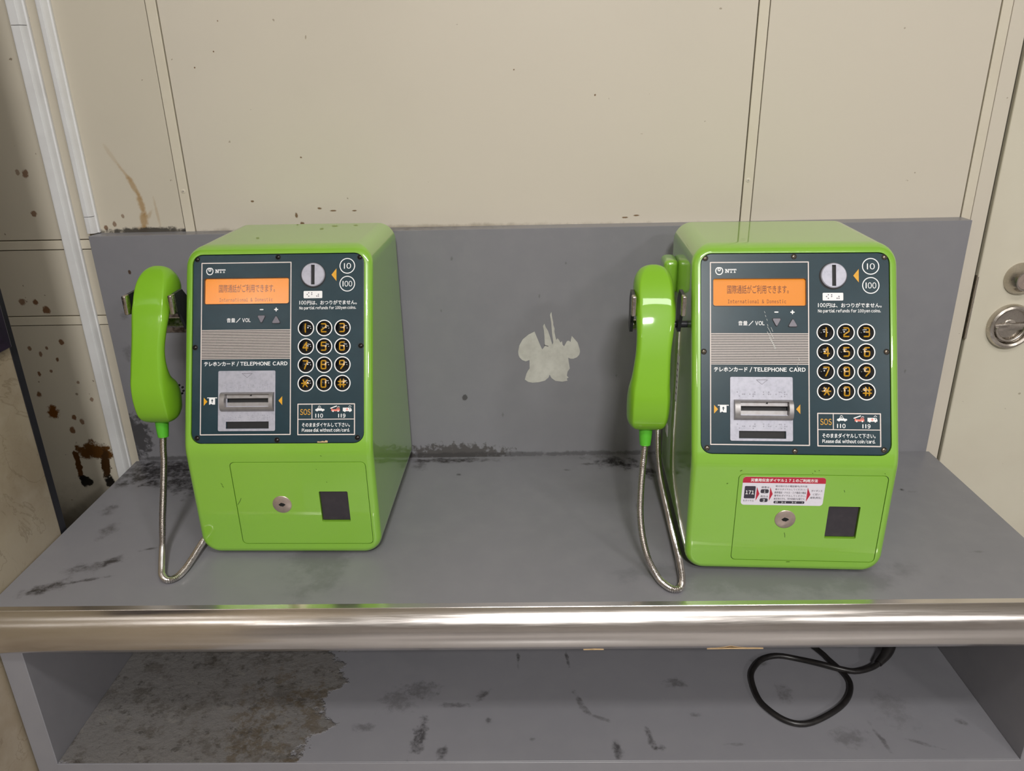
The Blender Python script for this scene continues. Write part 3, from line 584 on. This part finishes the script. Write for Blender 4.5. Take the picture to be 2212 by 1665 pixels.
    cp_ = P('card_plate', boolean(prism(rrect(-.0746, -.0026, .0156, .0907, .0018, 4), -.0005, .0012, .0003), ct), 'plate', 0, 30)
    hv = [( -1 + 2 * i / 20) for i in range(21)]; hp = [(.0520 + .0120 * a, .0012 + .0078 * math.sqrt(max(0, 1 - abs(a) ** 2.6))) for a in hv]
    bm = bmesh.new(); A = [bm.verts.new((-.0703, v, n)) for v, n in hp]; B = [bm.verts.new((-.0035, v, n)) for v, n in hp]
    bm.faces.new(A); bm.faces.new(B[::-1]); k = len(hp)
    for i in range(k): bm.faces.new((A[i], A[(i + 1) % k], B[(i + 1) % k], B[i]))
    hm = boolean(bm_mesh(bm), [box(-.0640, -.0085, .0455, .0612, -.01, .02, 0)])
    link('card_slot_housing', hm, 'cast', cp_, None, 30)
    link('card_slot_lip', box(-.0640, -.0085, .0440, .0515, -.005, .0006, .0006, 1), 'cast', cp_); link('card_slot_lip', box(-.0640, -.0085, .0560, .0630, -.005, .0022, .0006, 1), 'cast', cp_)
    link('card_slot_notch', prism([(-.0345, .0590), (-.0315, .0590), (-.0320, .0612)], .0021, .0026), 'void', cp_)
    br = [(517, 402), (538, 438), (571, 421), (588, 421), (642, 421), (675, 440), (675, 421), (692, 421), (692, 402), (778, 402), (778, 421), (830, 402), (830, 421), (848, 421), (903, 421), (935, 402), (953, 402), (956, 440), (988, 402), (988, 421), (988, 440), (1007, 421)]
    dome = lambda x, y: xf(lathe([(.0008, 0), (.0006, .00025), (0, .0004)], 10, False), Matrix.Translation((x * MM, y * MM, .0012)))
    b1 = [(-66.3 + (x - 517) * .1154, 72.9 - (y - 402) * .129) for x, y in br]
    tag(link('braille_dots', join_meshes([dome(x, y) for x, y in b1]), 'plate', cp_, None, 40), kind='stuff'); tag(link('braille_dots', join_meshes([dome(x, y - 37.5) for x, y in b1]), 'plate', cp_, None, 40), kind='stuff')
    link('card_return_slot', box(-.0642, -.0108, .0188, .0274, -.0058, -.0015), 'void', cp_)
    link('card_slot_interior', box(-.0635, -.0088, .0468, .0608, -.0058, -.0030), 'void', cp_)
    link('arrow_outline', stroke([[(-44.5, 87.3), (-31.5, 87.3), (-38, 81.9), (-44.5, 87.3)]], .45, .0014), 'volume', cp_)
    P('arrow_mark', polys([[(-93, 47.4), (-88.3, 52.5), (-93, 57.6)]]), 'amber'); P('arrow_mark', polys([[(6, 47.6), (6, 58.8), (1.3, 53.2)]]), 'amber')
    P('card_symbol', polys([[(-86.2, 57.6), (-78.6, 57.6), (-78.6, 48.8), (-82.2, 48.8), (-82.8, 49.6), (-84.4, 49.6), (-85.0, 48.8), (-86.2, 48.8)], circ(-88, 57.2, .7, 8), circ(-76.7, 57.2, .7, 8), [(-88.3, 56.8), (-76.4, 56.8), (-76.4, 57.7), (-88.3, 57.7)]]), 'white')
    P('card_symbol_arrow', polys([[(-82.8, 51.2), (-81.8, 51.2), (-81.8, 53.4), (-80.8, 53.4), (-82.3, 55.8), (-83.8, 53.4), (-82.8, 53.4)]], .0004), 'panel')
    # coin slot
    cs = boolean(lathe([(.0148, 0), (.0148, .0022), (.0138, .0032), (0, .0032)], 48), [xf(box(-.0023, .0023, -.0125, .0123, -.02, .02), Matrix.Identity(4))])
    P('coin_slot', xf(cs, Matrix.Translation((.0446, .2098, 0))), 'plate', 0, 30); P('coin_slot_interior', box(.0424, .0469, .1978, .2217, -.0058, -.002), 'void'); P('coin_slot_shadow', prism(circ(.0443, .2094, .0160, 40), 0, .0003), 'void')
    P('braille_label', prism(rrect(.0323, .0558, .1806, .1897, .0010, 3), 0, .0004), 'white')
    tag(P('braille_dots', join_meshes([xf(lathe([(.0008, 0), (.0006, .0004), (0, .0006)], 8, False), Matrix.Translation((x * MM, y * MM, .0004))) for x, y in ((36.8, 185.4), (38.8, 187.4), (38.8, 183.2), (42.6, 187.4), (42.6, 185.4), (48.8, 183.2), (50.9, 183.2), (50.9, 185.4))]), 'volume', 0, 40), kind='stuff')
    P('arrow_mark', polys([[(73.6, 201.8), (73.6, 217.7), (67.3, 209.8)]]), 'amber')
    for cy, st, bb_ in ((220.7, '10', (82.4, 217.1, 91.9, 224.2)), (198.3, '100', (81.2, 194.7, 93.2, 201.8))):
        P('coin_ring', ring_flat(87.2, cy, 8.7, 9.8), 'white')
        if st == '10': P('coin_value', stroke([[(83.6, 217.6), (83.6, 223.7)]], 1.2), 'white'); P('coin_value', latin('0', (86.2, 217.1, 91.9, 224.2), .00025, .004), 'white')
        else: P('coin_value', stroke([[(81.9, 195.3), (81.9, 201.3)]], 1.2), 'white'); P('coin_value', latin('00', (83.8, 194.7, 93.4, 201.8), .00025, .004), 'white')
    P('lettering', stroke([[(27.4, 173.2), (27.4, 177.2)]], .9), 'white'); T_('lettering', '00', (29.2, 172.8, 35.6, 177.6), bold=.016); T_('lettering', '円は、おつりがでません。', (36.6, 172.3, 99.2, 177.8), bold=.016); T_('lettering', 'No partial refunds for 100yen coins.', (26.9, 165.6, 98.3, 170.6), bold=.02)
    # SOS box
    T_('lettering', 'SOS', (28.6, 35.2, 41.6, 42.4), 'amber', .006)
    P('lettering', stroke([[(48.2, 32.2), (48.2, 36.2)], [(51.5, 32.2), (51.5, 36.2)]], 1.1), 'white'); T_('lettering', '0', (53.6, 31.6, 57.2, 36.7), bold=.02)
    P('lettering', stroke([[(76.8, 32.2), (76.8, 36.0)], [(80.0, 32.2), (80.0, 36.0)]], 1.1), 'white'); T_('lettering', '9', (82.0, 31.5, 85.3, 36.5), bold=.02)
    T_('lettering', 'そのままダイヤルして下さい。', (30.8, 20.2, 90.9, 25.6), bold=.016); T_('lettering', 'Please dial without coin/card.', (30.8, 13.8, 90.5, 18.9), bold=.024)
    P('police_car_symbol', polys([[(47.4, 41.0), (48.0, 42.4), (49.6, 42.7), (50.9, 44.2), (54.4, 44.2), (56.0, 42.7), (58.6, 42.4), (59.2, 41.4), (58.6, 40.3), (47.9, 40.3)], circ(49.8, 40.4, 1.0, 12), circ(56.6, 40.4, 1.0, 12)]), 'white')
    P('siren_mark', stroke([[(51.2, 45.2), (52.6, 46.4), (54.2, 45.2)]], .6), 'white')
    P('fire_engine_symbol', polys([[(67.6, 39.6), (78.3, 39.6), (78.3, 41.8), (77.6, 43.9), (74.3, 43.9), (74.3, 42.0), (69.0, 42.0), (69.0, 43.0), (67.6, 43.0)]]), 'salmon'); P('wheel_symbol', polys([circ(69.8, 39.6, .95, 12), circ(76.2, 39.6, .95, 12)], .0004), 'white')
    P('ladder_symbol', stroke([[(66.8, 43.3), (74.2, 46.0)]], 1.2), 'white'); P('siren_mark', stroke([[(75.4, 44.6), (76.6, 45.6), (78.0, 44.6)]], .5), 'white')
    P('ambulance_symbol', polys([[(82.0, 39.5), (93.1, 39.5), (93.1, 41.4), (91.8, 43.9), (82.0, 43.9)], circ(84.5, 39.5, 1.0, 12), circ(90.8, 39.5, 1.0, 12)]), 'white'); P('cross_symbol', stroke([[(86, 41.8), (88.6, 41.8)], [(87.3, 40.5), (87.3, 43.1)]], .8, .0005), 'salmon'); P('siren_mark', stroke([[(89.4, 45.2), (90.8, 46.4), (92.4, 45.2)]], .6), 'white')
    for wp in [[(90.3, 41.9), (91.7, 41.9), (91.1, 43.2), (90.3, 43.2)], [(51.2, 42.8), (52.4, 42.8), (52.4, 43.7), (51.8, 43.7)], [(52.9, 42.8), (54.6, 42.8), (54.1, 43.7), (52.9, 43.7)], [(74.9, 42.2), (75.9, 42.2), (75.9, 43.2), (74.9, 43.2)], [(76.4, 42.2), (77.5, 42.2), (77.2, 43.2), (76.4, 43.2)]]: P('window_symbol', polys([wp], .0005), 'panel')
    # keys
    Rk, hk = 8.9, 3.0; Rs = (Rk * Rk + hk * hk) / (2 * hk)
    dz = lambda x, y: (math.sqrt(max(0, Rs * Rs - x * x - y * y)) - (Rs - hk)) * MM + .00028
    prof_k = [(Rk * MM * math.sin(math.pi / 2 * i / 8), (math.sqrt(Rs * Rs - (Rk * math.sin(math.pi / 2 * i / 8)) ** 2) - (Rs - hk)) * MM) for i in range(8, -1, -1)]
    keym = lathe([(Rk * MM, -.0005)] + prof_k, 32, False); ringm = ring_flat(0, 0, 9.05, 10.3, .0002)
    a, b = 2.75, 4.95
    DG = {'1': [[(0, -b), (0, b)]], '2': [[(-a, b), (a * .6, b), (a, b - 1.2), (a, .9), (a * .6, .3), (-a, -b + 2.2), (-a, -b), (a, -b)]], '3': [[(-a, b), (a * .7, b), (a, b - 1), (a, 1), (a * .7, .2), (-a * .5, .2)], [(a * .7, .2), (a, -.8), (a, -b + 1), (a * .7, -b), (-a, -b)]],
          '4': [[(a * .55, -b), (a * .55, b), (-a, -1.9), (a * 1.15, -1.9)]], '5': [[(a, b), (-a, b), (-a, .5), (a * .6, .5), (a, -.3), (a, -b + 1), (a * .6, -b), (-a, -b)]], '6': [[(a, b), (-a * .5, b), (-a, b - 1), (-a, -b + .8), (-a * .7, -b), (a * .7, -b), (a, -b + .8), (a, .2), (a * .8, .5), (-a, .5)]],
          '7': [[(-a, b), (a, b), (a, b - 1.5), (-a * .3, -b)]], '8': [[(-a, .8), (-a, b - .7), (-a * .7, b), (a * .7, b), (a, b - .7), (a, .8), (a * .7, .2), (-a * .7, .2), (-a, -.5), (-a, -b + .7), (-a * .7, -b), (a * .7, -b), (a, -b + .7), (a, -.5), (a * .7, .2)], [(-a * .7, .2), (-a, .8)]],
          '9': [[(-a * .5, -b), (a, -.2), (a, b - .8), (a * .7, b), (-a * .7, b), (-a, b - .8), (-a, .8), (-a * .7, .2), (a, .2)]], '0': [[(-a, -b + .8), (-a, b - .8), (-a * .7, b), (a * .7, b), (a, b - .8), (a, -b + .8), (a * .7, -b), (-a * .7, -b), (-a, -b + .8)]],
          '*': [[(-4.4, 0), (4.4, 0)], [(-2.6, -4.1), (2.6, 4.1)], [(-2.6, 4.1), (2.6, -4.1)]], '#': [[(-4.4, 1.9), (4.4, 1.9)], [(-4.4, -2.0), (4.4, -2.0)], [(-1.9, -4.6), (-1.9, 4.6)], [(2.1, -4.6), (2.1, 4.6)]]}
    for i, ch in enumerate('123456789*0#'):
        c_, r_ = i % 3, i // 3; mt = PF @ Matrix.Translation(((35.4 + 22.95 * c_) * MM, (143.2 - 22.95 * r_) * MM, 0))
        kk = link('key', keym if i == 0 else keym, 'key', ph, mt, 40)
        link('key_ring', ringm, 'white', kk); link('key_digit', stroke(DG[ch], 1.6, 0, dz, 1.2), 'digit', kk)
    # screws round the panel
    scm = lathe([(.0028, -.0003), (.0028, .0006), (.0020, .0013), (0, .0016)], 20, False); rec = prism(circ(0, 0, .0036, 24), 0, .0002)
    for (u, v) in ((-103, 231.3), (-.3, 232.8), (103, 231.4), (-104.7, 120.3), (104.3, 120.6), (-101, 7), (-.3, 4.2), (100.3, 6.8)):
        s = link('panel_screw', scm, None, ph, PF @ Matrix.Translation((u * MM, v * MM, 0)), 50)
        link('screw_recess', rec, 'void', s); link('screw_slot', stroke([[(-1.3, .5), (1.3, -.5)], [(-.5, -1.3), (.5, 1.3)]], .5, .0017), 'void', s)
    scm.materials.clear(); scm.materials.append(M['screw'])
    # hook on the left flank
    YZ = Matrix(((0, 0, 1, 0), (1, 0, 0, 0), (0, 1, 0, 0), (0, 0, 0, 1)))
    hk_ = link('hook', sweep([Vector((-.190, .094, .2905)), Vector((-.117, .097, .2905))], .0042, 16), 'darkedge', ph, None, 40)
    for x0 in (-.1905, -.1325):
        link('hook_plate', prism([(.060, .3120), (.074, .3085), (.086, .284), (.100, .284), (.103, .322), (.090, .336), (.060, .3355)], x0 + .0008, x0 + .0047), 'darkedge', hk_, YZ)  # dark steel; the prong's shaded inner side is put into the colour
        link('hook_tip', box(x0, x0 + .0055, .0570, .0680, .3115, .3360, .0016, 3), 'hooksteel', hk_, None, 40)
    link('hook_roller', sweep([Vector((-.1855, .094, .2905)), Vector((-.1345, .0955, .2905))], .0066, 20), 'hooksteel', hk_, None, 40)
    # entry cover of the cord
    link('cord_entry_cover', box(-.1375, -.1170, .200, .245, .300, .347, .0075, 4), 'green', ph, None, 40)
    sl = link('side_label', box(-.1189, -.1184, .1400, .1560, .166, .232), 'stwhite', ph); link('side_label', box(-.1189, -.1184, .205, .225, .085, .102), 'stwhite', ph)
    for q in range(6): link('label_mark', box(-.11895, -.1188, .1440, .1520, .176 + .0085 * q, .1785 + .0085 * q), 'stink', sl)
    return ph
P1 = build_phone(); P1.name = 'payphone'
P2 = copy_tree(P1)
P1.location = (-.3112, -.2740, 0); P1.rotation_euler = (0, 0, -.0171)
P2.location = (.3108, -.3220, 0); P2.rotation_euler = (0, 0, -.0546)
tag(P1, 'lime green public telephone on the left, plain lower door without a sticker', 'payphone', 'public telephones on the counter')
tag(P2, 'lime green public telephone on the right with red and white instruction sticker', 'payphone', 'public telephones on the counter')
# same screws on the right telephone, brighter lighting painted into their colour
lit_screw = None
for o in P2.children:
    if o.name.startswith('panel_screw'):
        if lit_screw is None: lit_screw = o.data.copy(); lit_screw.materials.clear(); lit_screw.materials.append(M['screwlit'])
        o.data = lit_screw
# scuffs on the paint, small chip on the left panel
P1d = [o for o in P1.children if o.name.startswith('cash_door')][0]; P2d = [o for o in P2.children if o.name.startswith('cash_door')][0]
link('scuff_mark', stroke([[(-55.4, 86.3), (-57.5, 82), (-61.0, 77.2)], [(57.2, 109.5), (57.5, 109)], [(45.9, 127.7), (46.4, 127.2)]], .7, .0003), 'scuff', P1d)
link('scuff_mark', stroke([[(-2.4, 58.5), (-1.4, 55), (-1.1, 52)], [(60, 118), (61, 115.5)]], .6, .0003), 'scuff', P2d)
link('scuff_mark', stroke([[(23.2, 142.9), (23.9, 142.6)], [(27.9, 143.6), (28.4, 143.5)], [(21, 139.8), (21.3, 139.6)], [(102.9, 140.7), (103.2, 140.5)], [(4.6, 16.9), (8.4, 17.2)], [(-62, 141.5), (-60, 142.5)], [(-76.1, 124.6), (-75, 125)]], .8, .0003), 'scuff', P2, LF)
link('scuff_mark', stroke([[(53.4, 146.3), (54.6, 145.8)], [(-77, 104.5), (-75.6, 102.4)], [(-78, 108), (-76.5, 106)]], .7, .0003), 'scuff', P1, LF)
P1p = [o for o in P1.children if o.name.startswith('control_panel')][0]
link('paint_chip', polys([[(50, .9), (63, .9), (63.3, 3.0), (60.8, 3.8), (59, 2.2), (57, 3.0), (53.5, 2.0), (50.4, 2.6)]], .0002), 'peel', P1p)
# instruction sticker on the right telephone's door (mm on the lower face)
sx0, sx1, sz0, sz1 = -57.8, 37.6, 96.4, 134.2
st = link('instruction_sticker', prism([(x * MM, y * MM) for x, y in rrect(sx0, sx1, sz0, sz1, 4, 5)], .0001, .0004), 'stwhite', P2, LF); tag(st, 'white instruction sticker with red heading')
S = lambda name, me, mat: link(name, me, mat, st)
hd = [p for p in rrect(sx0, sx1, sz0, sz1, 4, 5) if p[1] > 120]; hd = hd + [(sx0, 126.2), (sx1, 126.2)]
S('heading_band', polys([hd], .00045), 'stred')
S('heading', text('災害用伝言ダイヤル１７１のご利用方法', (-48.8, 127.8, 28.3, 132.3), .0006, .025), 'white')
def sxy(x, y):  # sticker-zoom pixels -> mm (zoom of the sticker, sheared on screen)
    t = (y - 115) / (825 - 115); l = 52 - 50 * t; r = 2138 - 72 * t
    return sx0 + (x - l) / (r - l) * (sx1 - sx0), sz1 - t * (sz1 - sz0)
def sbb(x0, y0, x1, y1): a = sxy(x0, y1); b = sxy(x1, y0); c = sxy(x0, y0); d = sxy(x1, y1); return ((a[0] + c[0]) / 2, a[1], (b[0] + d[0]) / 2, b[1])
for (x0, y0, x1, y1, r) in ((88, 347, 365, 660, 1.2), (500, 422, 705, 522, 1.8), (482, 650, 685, 748, 1.8), (835, 712, 1612, 778, 1.4)):
    q = sbb(x0, y0, x1, y1); S('number_box', polys([rrect(q[0], q[2], q[1], q[3], min(r, (q[3] - q[1]) / 2 - .01), 4)], .00045), 'stink')
for (x0, x1, y0, y1) in ((390, 472, 365, 720), (728, 808, 365, 720), (1665, 1755, 365, 720)):
    q = sbb(x0, y0, x1, y1); S('arrow_mark', polys([[(q[0], q[1]), (q[2], (q[1] + q[3]) / 2), (q[0], q[3])]], .00045), 'stred')
for s_t, bx, mt, bo in (('171', (118, 458, 335, 552), 'white', .02), ('1', (585, 445, 622, 505), 'white', .02), ('2', (560, 672, 615, 732), 'white', .02)): S('lettering', latin(s_t, sbb(*bx), .0006, bo), mt)
for s_t, bx in (('をダイヤル', (62, 690, 335, 742)), ('録音は', (520, 345, 718, 400)), ('再生は', (500, 575, 692, 630)), ('被災地の方の電話番号(市外局', (872, 315, 1665, 368)), ('番からダイヤルしてください)・', (865, 395, 1655, 447)),
                ('携帯電話・ＰＨＳ・ＩＰ電話の電話', (850, 472, 1645, 527)), ('番号をダイヤルしてください。', (845, 552, 1640, 605)), ('被災地の方も、市外局番が必要です。', (838, 630, 1630, 685)), ('ガイダンス', (1775, 418, 2050, 470)), ('に従い', (1818, 505, 1990, 560)), ('録音(再生)', (1752, 592, 2025, 652))):
    S('lettering', text(s_t, sbb(*bx), .0005, .004), 'stink')
for s_t, bx in (('(0', (878, 722, 940, 770)), (')-(', (1030, 722, 1155, 770)), (')-(', (1290, 722, 1415, 770)), (')', (1548, 722, 1565, 770))): S('lettering', text(s_t, sbb(*bx), .0006, .006), 'white')
# scratches beside the volume keys of the right telephone
P2pan = [o for o in P2.children if o.name.startswith('control_panel')][0]
sc = [[(-34.6, 168), (-33.8, 166)], [(-33.5, 163.5), (-32.8, 161.5)], [(-32.0, 159), (-31.2, 156.8)], [(-31.2, 152.8), (-30.4, 150.4)], [(-31.0, 149.5), (-29.0, 146), (-27, 142), (-24, 136)], [(-31.5, 144), (-28, 138), (-25, 131), (-21.5, 124)], [(-29.0, 137), (-25, 130), (-22.5, 123)], [(-27, 149), (-25, 144)], [(4.5, 113), (5.2, 110.4)], [(3.5, 108), (4, 105.5)], [(3, 104), (3.2, 102)]]
link('scratch_marks', stroke(sc, .4, .0003), 'scratch', P2pan)

# ------------------------------------------------------------------ handsets
SL = [(0.1695, 0.05, 0.056, 0.006, -0.1662), (0.1706, 0.045, 0.06, 0.0115, -0.16619), (0.173, 0.04, 0.066, 0.0175, -0.16633), (0.177, 0.0352, 0.0708, 0.022, -0.16653), (0.183, 0.0312, 0.0785, 0.0246, -0.16689), (0.19, 0.0288, 0.0811, 0.0255, -0.16672), (0.199, 0.0272, 0.0825, 0.02584, -0.1666), (0.21, 0.0265, 0.0807, 0.02585, -0.1666), (0.22, 0.0268, 0.075, 0.02527, -0.16653), (0.23, 0.0284, 0.06417, 0.02409, -0.16669), (0.242, 0.031, 0.05737, 0.02264, -0.16582), (0.256, 0.0345, 0.05493, 0.02145, -0.16499), (0.272, 0.039, 0.05763, 0.02069, -0.16374), (0.29, 0.0455, 0.06513, 0.0215, -0.1622), (0.305, 0.052, 0.07383, 0.02288, -0.16138), (0.314, 0.0563, 0.08343, 0.02366, -0.16121), (0.32, 0.0596, 0.096, 0.02413, -0.16125), (0.3235, 0.0617, 0.113, 0.02444, -0.16129), (0.327, 0.064, 0.1262, 0.02462, -0.16138), (0.333, 0.068, 0.131, 0.02448, -0.16162), (0.34, 0.0732, 0.1305, 0.0239, -0.1618), (0.347, 0.0795, 0.1265, 0.02252, -0.16197), (0.353, 0.0862, 0.1212, 0.01989, -0.16207), (0.358, 0.093, 0.116, 0.01569, -0.16213), (0.3612, 0.0985, 0.111, 0.01017, -0.16214), (0.3628, 0.103, 0.1065, 0.00431, -0.16219)]
SEC = [(0, -.012), (.3, -.010), (.55, -.005), (.70, .0), (.755, .006), (.79, .022), (.86, .085), (.93, .18), (.98, .30), (1, .43), (.98, .57), (.915, .70), (.80, .82), (.64, .91), (.45, .97), (.22, 1.0), (0, 1.0)]
def spl(rows, n):
    P = [Vector(r[:3]) for r in rows]; Q = [Vector((r[3], r[4], 0)) for r in rows]; out = []
    for i in range(len(rows) - 1):
        for kx in range(n):
            t = kx / n; g_ = lambda A: (lambda a, b, c, d: .5 * (2 * b + (c - a) * t + (2 * a - 5 * b + 4 * c - d) * t * t + (3 * b - a - 3 * c + d) * t ** 3))(A[max(i - 1, 0)], A[i], A[i + 1], A[min(i + 2, len(A) - 1)])
            p, q = g_(P), g_(Q); out.append((p.x, p.y, p.z, q.x, q.y))
    out.append(rows[-1]); return out
HC = Vector((-.1655, .055, .1690))                     # base of the handset in telephone coordinates
def handset_mesh():
    sec = SEC + [(-a, b) for a, b in SEC[-2:0:-1]]; bm = bmesh.new(); rings = []
    for z, yf, yb, hw, xc in spl(SL, 3):
        rings.append([bm.verts.new(Vector((xc + a * hw, yf + b * (yb - yf), z)) - HC) for a, b in sec])
    k = len(sec)
    for A, B in zip(rings, rings[1:]):
        for j in range(k): bm.faces.new((A[j], A[(j + 1) % k], B[(j + 1) % k], B[j]))
    bm.faces.new(rings[0]); bm.faces.new(rings[-1][::-1]); return bm_mesh(bm)
HM = handset_mesh()
def cord_mesh(pts):
    path = resample(catmull(pts, .0015), .00065); return sweep([p - HC for p in path], lambda i: .0046 if i % 3 == 0 else (.0044 if i % 3 == 1 else .0037), 12)
BK = [(-.128, .19, .030), (-.130, .222, .075), (-.130, .226, .16), (-.129, .226, .24), (-.128, .226, .304)]
CORD_R = [(-.1683, .0475, .152), (-.1705, .038, .136), (-.172, .03, .1261), (-.174, .02, .0992), (-.1744, .01, .0722), (-.1713, 0, .0453), (-.1642, -.01, .0205), (-.1544, -.0275, .0075), (-.1475, -.0395, .0056), (-.1390, -.0480, .0050), (-.1300, -.0465, .0050), (-.1252, -.0330, .0055), (-.1240, -.010, .009), (-.1240, .03, .012), (-.125, .10, .014)] + BK
CORD_L = [(-.1678, .0475, .152), (-.1665, .038, .136), (-.1650, .03, .1193), (-.168, .02, .0837), (-.1715, .010, .0477), (-.1700, -.006, .0170), (-.1580, -.0370, .0080), (-.1490, -.0560, .0056), (-.1385, -.0640, .0050), (-.1300, -.0585, .0050), (-.1264, -.0420, .0055), (-.1250, -.021, .008), (-.1245, .01, .011), (-.125, .10, .014)] + BK
def handset(ph, cord, label, clabel):
    R_ = Matrix.Translation(ph.location) @ Matrix.Rotation(ph.rotation_euler.z, 4, 'Z'); r = empty('telephone_handset', R_ @ HC, ph.rotation_euler.z); tag(r, label, 'handset', 'handsets of the public telephones')
    link('grip', HM, 'handset', r, None, 38)
    link('cord_boot', sweep([Vector(p) - HC for p in ((-.168, .0515, .1745), (-.168, .0505, .1665), (-.1682, .0490, .158), (-.1683, .0475, .1490))], lambda i: (.0085, .0082, .0076, .0066)[i], 20), 'boot', r, None, 40)
    co = link('armoured_cord', cord_mesh(cord), 'steel', r, None, 50); tag(co, clabel)
    ho = []
    for (x, z, y) in ((-.150, .209, .0780), (-.146, .206, .0780), (-.153, .203, .0810), (-.147, .200, .0805), (-.150, .196, .0815), (-.158, .207, .0803), (-.160, .200, .0819)):
        ho.append(xf(lathe([(.0014, 0), (.0014, .002), (0, .002)], 10), Matrix.Translation(Vector((x, y, z)) - HC) @ Matrix.Rotation(-math.pi / 2, 4, 'X')))
    link('mouthpiece_holes', join_meshes(ho), 'void', r)
    return r
handset(P1, CORD_L, 'lime green handset hanging beside the left public telephone', 'coiled steel armoured cord'); handset(P2, CORD_R, 'lime green handset hanging beside the right public telephone', 'coiled steel armoured cord')
